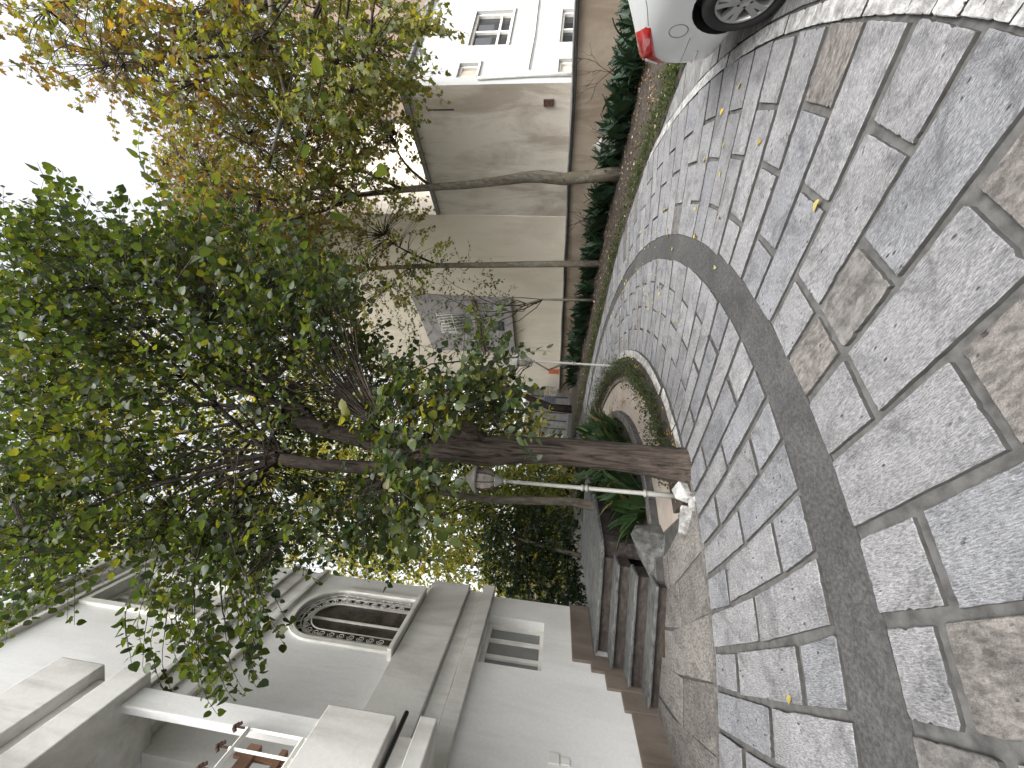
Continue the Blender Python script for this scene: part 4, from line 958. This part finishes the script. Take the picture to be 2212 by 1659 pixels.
PT = np.concatenate([clumpy(sample(TB, 3000, 10.5, 18), .45, -.2), sample([(620,720),(860,830),(1100,880),(1185,930),(1215,1040),(1225,1290),(1040,1265),(880,1250),(700,1200),(560,960)], 1500, 12, 19)])
TRK = [((-1.0,18.0), 'leaning dark tree trunk at the far end of the drive', [(.0,0,0),(.02,0,1.0),(.35,0,2.0),(.75,0,2.9),(.9,0,4),(.9,0,6.5)], .2),
       ((-4.6,13.2), 'yellowing tree in the back of the garden behind the stairs', [(0,0,0),(.05,0,1.5),(-.05,0,3),(0,0,5)], .13),
       ((-7.6,15.5), 'yellow-green tree behind the far corner of the white house', [(0,0,0),(0,0,2),(.1,0,4),(0,0,6)], .16),
       ((2.6,20.0), 'tall yellowing tree beyond the cream building', [(0,0,0),(0,0,3),(.1,0,6),(0,0,8.5)], .18),
       ((-2.9,14.2), 'slender tree with yellow leaves near the white van', [(0,0,0),(.05,0,2),(-.1,0,4),(0,0,6)], .09)]
ds = np.array([[math.hypot(p[0]-t[0][0], p[1]-t[0][1]) for t in TRK] for p in PT]); own = ds.argmin(1)
for i, (b, lab, path, r) in enumerate(TRK):
    z0 = gz(*b); Q = PT[own == i]
    if len(Q) < 5: Q = np.array([[b[0], b[1], z0+5.0+k*.3] for k in range(6)])
    simple_tree('garden_tree', lab, [(b[0]+x, b[1]+y, z0+z-(.1 if z == 0 else 0)) for x, y, z in path], list(np.linspace(r, r*.3, len(path))), Q, .17, YEL+MID[:1], n=(14, 22), L=(.7, 1.3), mat='bark_dark', group='trees in the back garden')
PH = sample([(1040,1120),(1140,1100),(1225,1110),(1240,1200),(1240,1325),(1140,1310),(1060,1260)], 620, 8.2, 9.8)
simple_tree('dark_shrub', 'dense dark evergreen shrub behind the stair landing', [(-3.6,8.4,.3),(-3.6,8.4,.9),(-3.5,8.4,1.6),(-3.4,8.4,2.2)], [.06,.05,.04,.02], PH, .09, DRK, 'shrub', (14, 20), (.25, .5))
PY = sample([(900,1010),(1180,1010),(1210,1040),(1150,1120),(1040,1140),(960,1200),(890,1150)], 330, 8.5, 11)
simple_tree('bright_shrub', 'tall yellow-green shrub behind the near lamp post', [(-2.9,9.6,.3),(-2.9,9.6,1),(-2.8,9.6,2),(-2.8,9.6,3)], [.05,.045,.04,.02], PY, .11, YEL[2:4]+MID, 'shrub', (14, 20), (.4, .7))
# small trees standing in the right bed
simple_tree('small_tree', 'small thin-stemmed tree with grey-green leaves in front of the cream wall', [(2.75,11.9,.4),(2.72,11.9,1.4),(2.7,11.9,2.2),(2.55,11.9,2.7)], [.045,.038,.033,.02],
    sample([(840,610),(960,540),(1080,580),(1110,640),(1090,720),(960,760),(860,740)], 170, 11, 12.4), .10, [(.075,.10,.04),(.10,.125,.055),(.055,.08,.03)], n=(7, 11), L=(.4, .7))
simple_tree('small_tree', 'crooked leafless little tree further along the boundary wall', [(.9,13.9,.5),(.85,13.9,1.4),(.6,13.9,1.9),(.9,13.9,2.5),(.7,13.9,3.0)], [.05,.04,.035,.03,.02],
    sample([(1010,800),(1110,790),(1120,880),(1040,900)], 26, 13, 14.5), .09, [(.12,.15,.07),(.15,.17,.09)], n=(5, 9), L=(.4, .7))
def bare_shrub(label, x, y, h, seed, sx=.5):
    rn = random.Random(seed); b = (x, y, gz(x, y)+.08); o = thing('bare_shrub', label, 'shrub', b, 0, 'leafless shrubs against the wall'); mb = MB()
    def grow(p, d, L, r, dep):
        q = p; pts = [p]
        for i in range(4):
            d = d+np.array([rn.uniform(-.25, .25) for _ in range(3)]); d /= np.linalg.norm(d); q = q+d*L/4; pts.append(q)
        mb.tube(pts, list(np.linspace(r, r*.6, 5)), 4, True, False)
        if dep:
            for k in range(3):
                nd = d+np.array([rn.uniform(-1, 1)*sx*1.6, rn.uniform(-1, 1)*sx, rn.uniform(-.3, .8)]); grow(pts[rn.choice([2, 3, 4])], nd/np.linalg.norm(nd), L*rn.uniform(.5, .75), r*.6, dep-1)
    grow(np.array([0, 0, 0.]), np.array([0, 0, 1.]), h*.55, .014, 3); mb.build('stems', MT['bark_dark'], o); return o
bare_shrub('bare twiggy shrub leaning on the low wall below the white building', 6.2, 8.9, 1.1, 3)
bare_shrub('tiny bare shrub beside the tail of the white hatchback', 6.3, 7.6, 1.2, 5)
bare_shrub('bare stem with few twigs left of the leaning plane trunk', 4.55, 11.0, 1.3, 9)

# ---- strap-leaved plants
def blade_mesh(seed, cols):
    rn = random.Random(seed); V = []; fs = []; L = 1.0; m = 7; bend = rn.uniform(.5, 1.1); x = z = 0; a = R(86); 
    for i in range(m+1):
        f = i/m; wv = .115*math.sin(math.pi*min(1, (.12+.88*f))**.8)*(1-.15*f) if f < 1 else .004
        if f < .22: wv = .02+.3*(f-.02)*.35
        V += [(x, -wv, z+.02), (x, 0, z-.006), (x, wv, z+.02)]
        a -= bend/m*(.4+1.4*f); x += math.cos(a)*L/m; z += math.sin(a)*L/m
    for i in range(m):
        for k in range(2): fs.append((i*3+k, i*3+k+1, (i+1)*3+k+1, (i+1)*3+k))
    me = bpy.data.meshes.new('blade'); me.from_pydata(V, [], fs); me.polygons.foreach_set('use_smooth', [True]*len(fs))
    at_ = me.attributes.new('leafcol', 'FLOAT_COLOR', 'POINT'); c = rn.choice(cols)
    at_.data.foreach_set('color', np.tile([*c, 1], len(V)).astype(np.float32)); me.materials.append(MT['leaf_blade']); me.update(); return me
BL_D = [blade_mesh(k, [(.016,.034,.017),(.022,.042,.021),(.013,.028,.016)]) for k in range(6)]
BL_G = [blade_mesh(20+k, [(.03,.06,.02),(.045,.078,.025),(.025,.05,.02)]) for k in range(6)]+[blade_mesh(30+k, [(.03,.06,.02),(.045,.078,.025),(.025,.05,.02)]) for k in range(6)]+[blade_mesh(40, [(.2,.15,.07)])]
def clump(label, group, p, h, n, blades, spread=.5):
    o = thing('strap_leaf_plant', label, 'plant', tuple(p), random.uniform(0, 6.28), group)
    for k in range(n):
        me = random.choice(blades); l = bpy.data.objects.new('leaf', me); col.objects.link(l); l.parent = o
        a = random.uniform(0, 2*math.pi); s_ = h*random.uniform(.7, 1.15); rr = random.uniform(0, .12)
        l.location = (rr*math.cos(a), rr*math.sin(a), -.02); l.rotation_euler = (random.uniform(-.15, .15), random.uniform(-.1, spread), a+random.uniform(-.4, .4)); l.scale = (s_*random.uniform(.8, 1.2), s_*random.uniform(.8, 1.15), s_)
    return o
for t in np.arange(.08, .93, .0135):
    for f in (.64, .86):
        tt = t+random.uniform(-.008, .008); ff = f+random.uniform(-.08, .08)
        if t > .7: ff = ff*.8
        wh = ['behind the white hatchback', 'below the white building windows', 'under the corner of the white building', 'below the rusty vent of the beige wall', 'right of the leaning plane trunk', 'around the foot of the leaning plane trunk', 'left of the leaning plane trunk', 'by the slim straight plane trunk', 'below the grey panelled bay', 'at the far end of the low wall'][min(9, int((t-.08)/.085))]
        clump('dark strap-leaved plant '+wh+(', front row' if f < .7 else ', row nearest the wall'), 'strap-leaved plants along the boundary wall', bed_pt(tt, min(.93, ff)), random.uniform(.5, .72), random.randint(11, 15), BL_D)
for k in range(84):
    r = 3.1*math.sqrt(random.uniform(.3, 1)); t = random.uniform(-63, 62); x, y, z = pol(r, t, .05)
    if x < -1.72+.1*(y-5) and y < 8: continue
    clump('broad-leaved plant in the round garden '+('near its kerb' if r > 2.7 else 'towards its middle')+(', behind the big trunk' if t < -25 else ', facing the far lamp post' if t < 20 else ', on the far side'), 'strap-leaved plants in the round garden', (x, y, z), random.uniform(.5, .78), random.randint(10, 15), BL_G, .6)
for k in range(26):
    x = random.uniform(-1.6, -.75); y = random.uniform(5.0, 6.9)
    if math.hypot(x-CX, y-CY) > 3.08 or x < -1.72+.1*(y-5): continue
    clump('broad green strap-leaved plant '+('right behind the big tree trunk' if x > -1.1 else 'between the lamp post and the stair landing'), 'strap-leaved plants in the round garden', (x, y, gz(x, y)+.05), random.uniform(.5, .75), random.randint(11, 15), BL_G, .6)
# ---- low shrubs in the planter ring
for k in range(22):
    t = -44+k*4.2+random.uniform(-1, 1); r = 4.13+random.uniform(-.04, .04); p = np.array(pol(r, t, .05)); c = Crown(); hh = random.uniform(.14, .30)
    o = thing('low_shrub', 'small-leaved low green shrub in the curved planter '+('just right of the big tree trunk' if t < -25 else 'along its middle stretch' if t < 5 else 'at its tip by the far lamp post'), 'shrub', tuple(p), 0, 'low shrubs in the curved planter')
    for q in range(26):
        a = random.uniform(0, 6.28); rr = random.uniform(0, .19); ta = R(t)+math.pi/2; along = random.uniform(-.24, .24)
        q0 = np.array([rr*.8*math.cos(a)+along*math.cos(ta), rr*.8*math.sin(a)+along*math.sin(ta), random.uniform(0, .05)])
        d = np.array([random.uniform(-.7, .7), random.uniform(-.7, .7), 1.0]); c.spray(q0, d, hh*random.uniform(.6, 1.3), 14, .035, [(.035,.055,.015),(.055,.075,.02),(.025,.042,.013)], .3, .002)
    stuff(link('foliage', leaves_mesh('foliage', *c.arr(), OVAL, MT['leaf']), o)); stuff(c.tw.build('stems', MT['bark_grey'], o))
# ---- ground cover along the right bed edge, leaf litter
c = Crown()
for k in range(1500):
    t = random.uniform(.12, .95); f = abs(random.gauss(.07, .07))+.01
    p = bed_pt(t, f); c.spray(p-np.array([0, 0, .02]), np.array([random.uniform(-.8, .8), random.uniform(-.8, .8), .9]), random.uniform(.06, .14), 8, .038, [(.03,.052,.014),(.045,.07,.018),(.055,.072,.02)], .4, .0015)
g = stuff(link('ground_cover', leaves_mesh('ground_cover', *c.arr(), OVAL, MT['leaf']))); tag(g, 'low green ground cover edging the bed beside the drive', 'ground cover')
n = 1400; P = np.array([bed_pt(random.uniform(.1, .9), random.uniform(.05, .62)) for _ in range(n)])+np.array([0, 0, .025])
g = stuff(link('leaf_litter', leaves_mesh('leaf_litter', P, RNG.normal(0, 1, (n, 3))*[1, 1, .3], RNG.normal(0, .4, (n, 3))+[0, 0, 1], RNG.uniform(.03, .075, n), np.array([random.choice([(.2,.14,.08),(.12,.075,.045),(.3,.23,.15),(.09,.05,.03),(.42,.36,.27)]) for _ in range(n)]), OVAL, MT['leaf_dry']))); tag(g, 'dry brown leaf litter covering the soil of the right bed', 'leaf litter')
n = 500; P = np.array([pol(random.uniform(3.92, 4.36), random.uniform(-52, 60), .055) for _ in range(n)])
g = stuff(link('planter_litter', leaves_mesh('planter_litter', P, RNG.normal(0, 1, (n, 3))*[1, 1, .3], RNG.normal(0, .4, (n, 3))+[0, 0, 1], RNG.uniform(.025, .06, n), np.array([random.choice([(.2,.13,.06),(.1,.06,.035),(.4,.3,.06)]) for _ in range(n)]), OVAL, MT['leaf_dry']))); tag(g, 'dead leaves scattered on the soil of the curved planter', 'leaf litter')
# ---- fallen leaves lying singly on the paving
FL = [leaves_mesh('fallen_leaf', np.zeros((1,3)), np.array([[1.,0,0]]), np.array([[0,0,1.]]), np.ones(1), np.array([c_]), HEART, MT['leaf_dry']) for c_ in ((.30,.25,.06),(.33,.28,.09),(.25,.19,.05),(.15,.09,.035),(.09,.05,.025),(.34,.30,.14))]
FM = [leaves_mesh('fallen_leaf', np.zeros((1,3)), np.array([[1.,0,0]]), np.array([[0,0,1.]]), np.ones(1), np.array([c_]), PLANE, MT['leaf_dry']) for c_ in ((.5,.36,.06),(.3,.18,.06))]
def fallen(r, t, s, me, label, group):
    x, y, z = pol(r, t, .036); o = bpy.data.objects.new('fallen_leaf', me); col.objects.link(o); o.location = (x, y, z)
    o.rotation_euler = (random.uniform(-.25, .25), random.uniform(-.25, .25), random.uniform(0, 6.28)); o.scale = (s, s, s*random.uniform(.6, 1.6)); tag(o, label, 'leaf', group)
for k in range(170): fallen(random.uniform(4.47, 6.6), random.gauss(2, 16), random.uniform(.025, .065), random.choice(FL), 'small yellow leaf fallen on the far paving around the planter', 'fallen leaves on the far paving')
for k in range(70): fallen(random.uniform(3.35, 3.88), random.gauss(0, 18), random.uniform(.035, .06), random.choice(FL), 'small leaf fallen on the pink garden path', 'fallen leaves on the garden path')
for k in range(15): fallen(random.uniform(4.6, 7.6), random.uniform(-40, -12), random.uniform(.035, .07), random.choice(FL[:4]), 'single yellow leaf lying on the outer paving stones', 'scattered leaves on the near paving')
def fallen_at(px, py, s, me, label):
    d = ray(px, py); nrm = np.array([-GX, -GY, 1]); q = CAM+d*(-(HC-.035)/(d@nrm)); o = bpy.data.objects.new('fallen_leaf', me); col.objects.link(o); o.location = q
    o.rotation_euler = (.2, -.15, random.uniform(0, 6.28)); o.scale = (s, s, s*1.3); tag(o, label, 'leaf')
fallen_at(1770, 432, .07, FL[1], 'curled bright yellow leaf in a joint of the outer ring near the camera')
fallen_at(1708, 1507, .05, FL[0], 'yellow leaf on a joint between near stones at the lower left')
fallen_at(1487, 1023, .06, FL[1], 'pale yellow leaf on the joint left of the tree base'); fallen_at(1560, 243, .06, FM[0], 'tan leaf lying on a stone near the hatchback')
fallen_at(1478, 1140, .06, FL[3], 'brown leaf on the pale side pavement'); fallen_at(1600, 180, .05, FL[0], 'small green-yellow leaf in a joint near the hatchback')
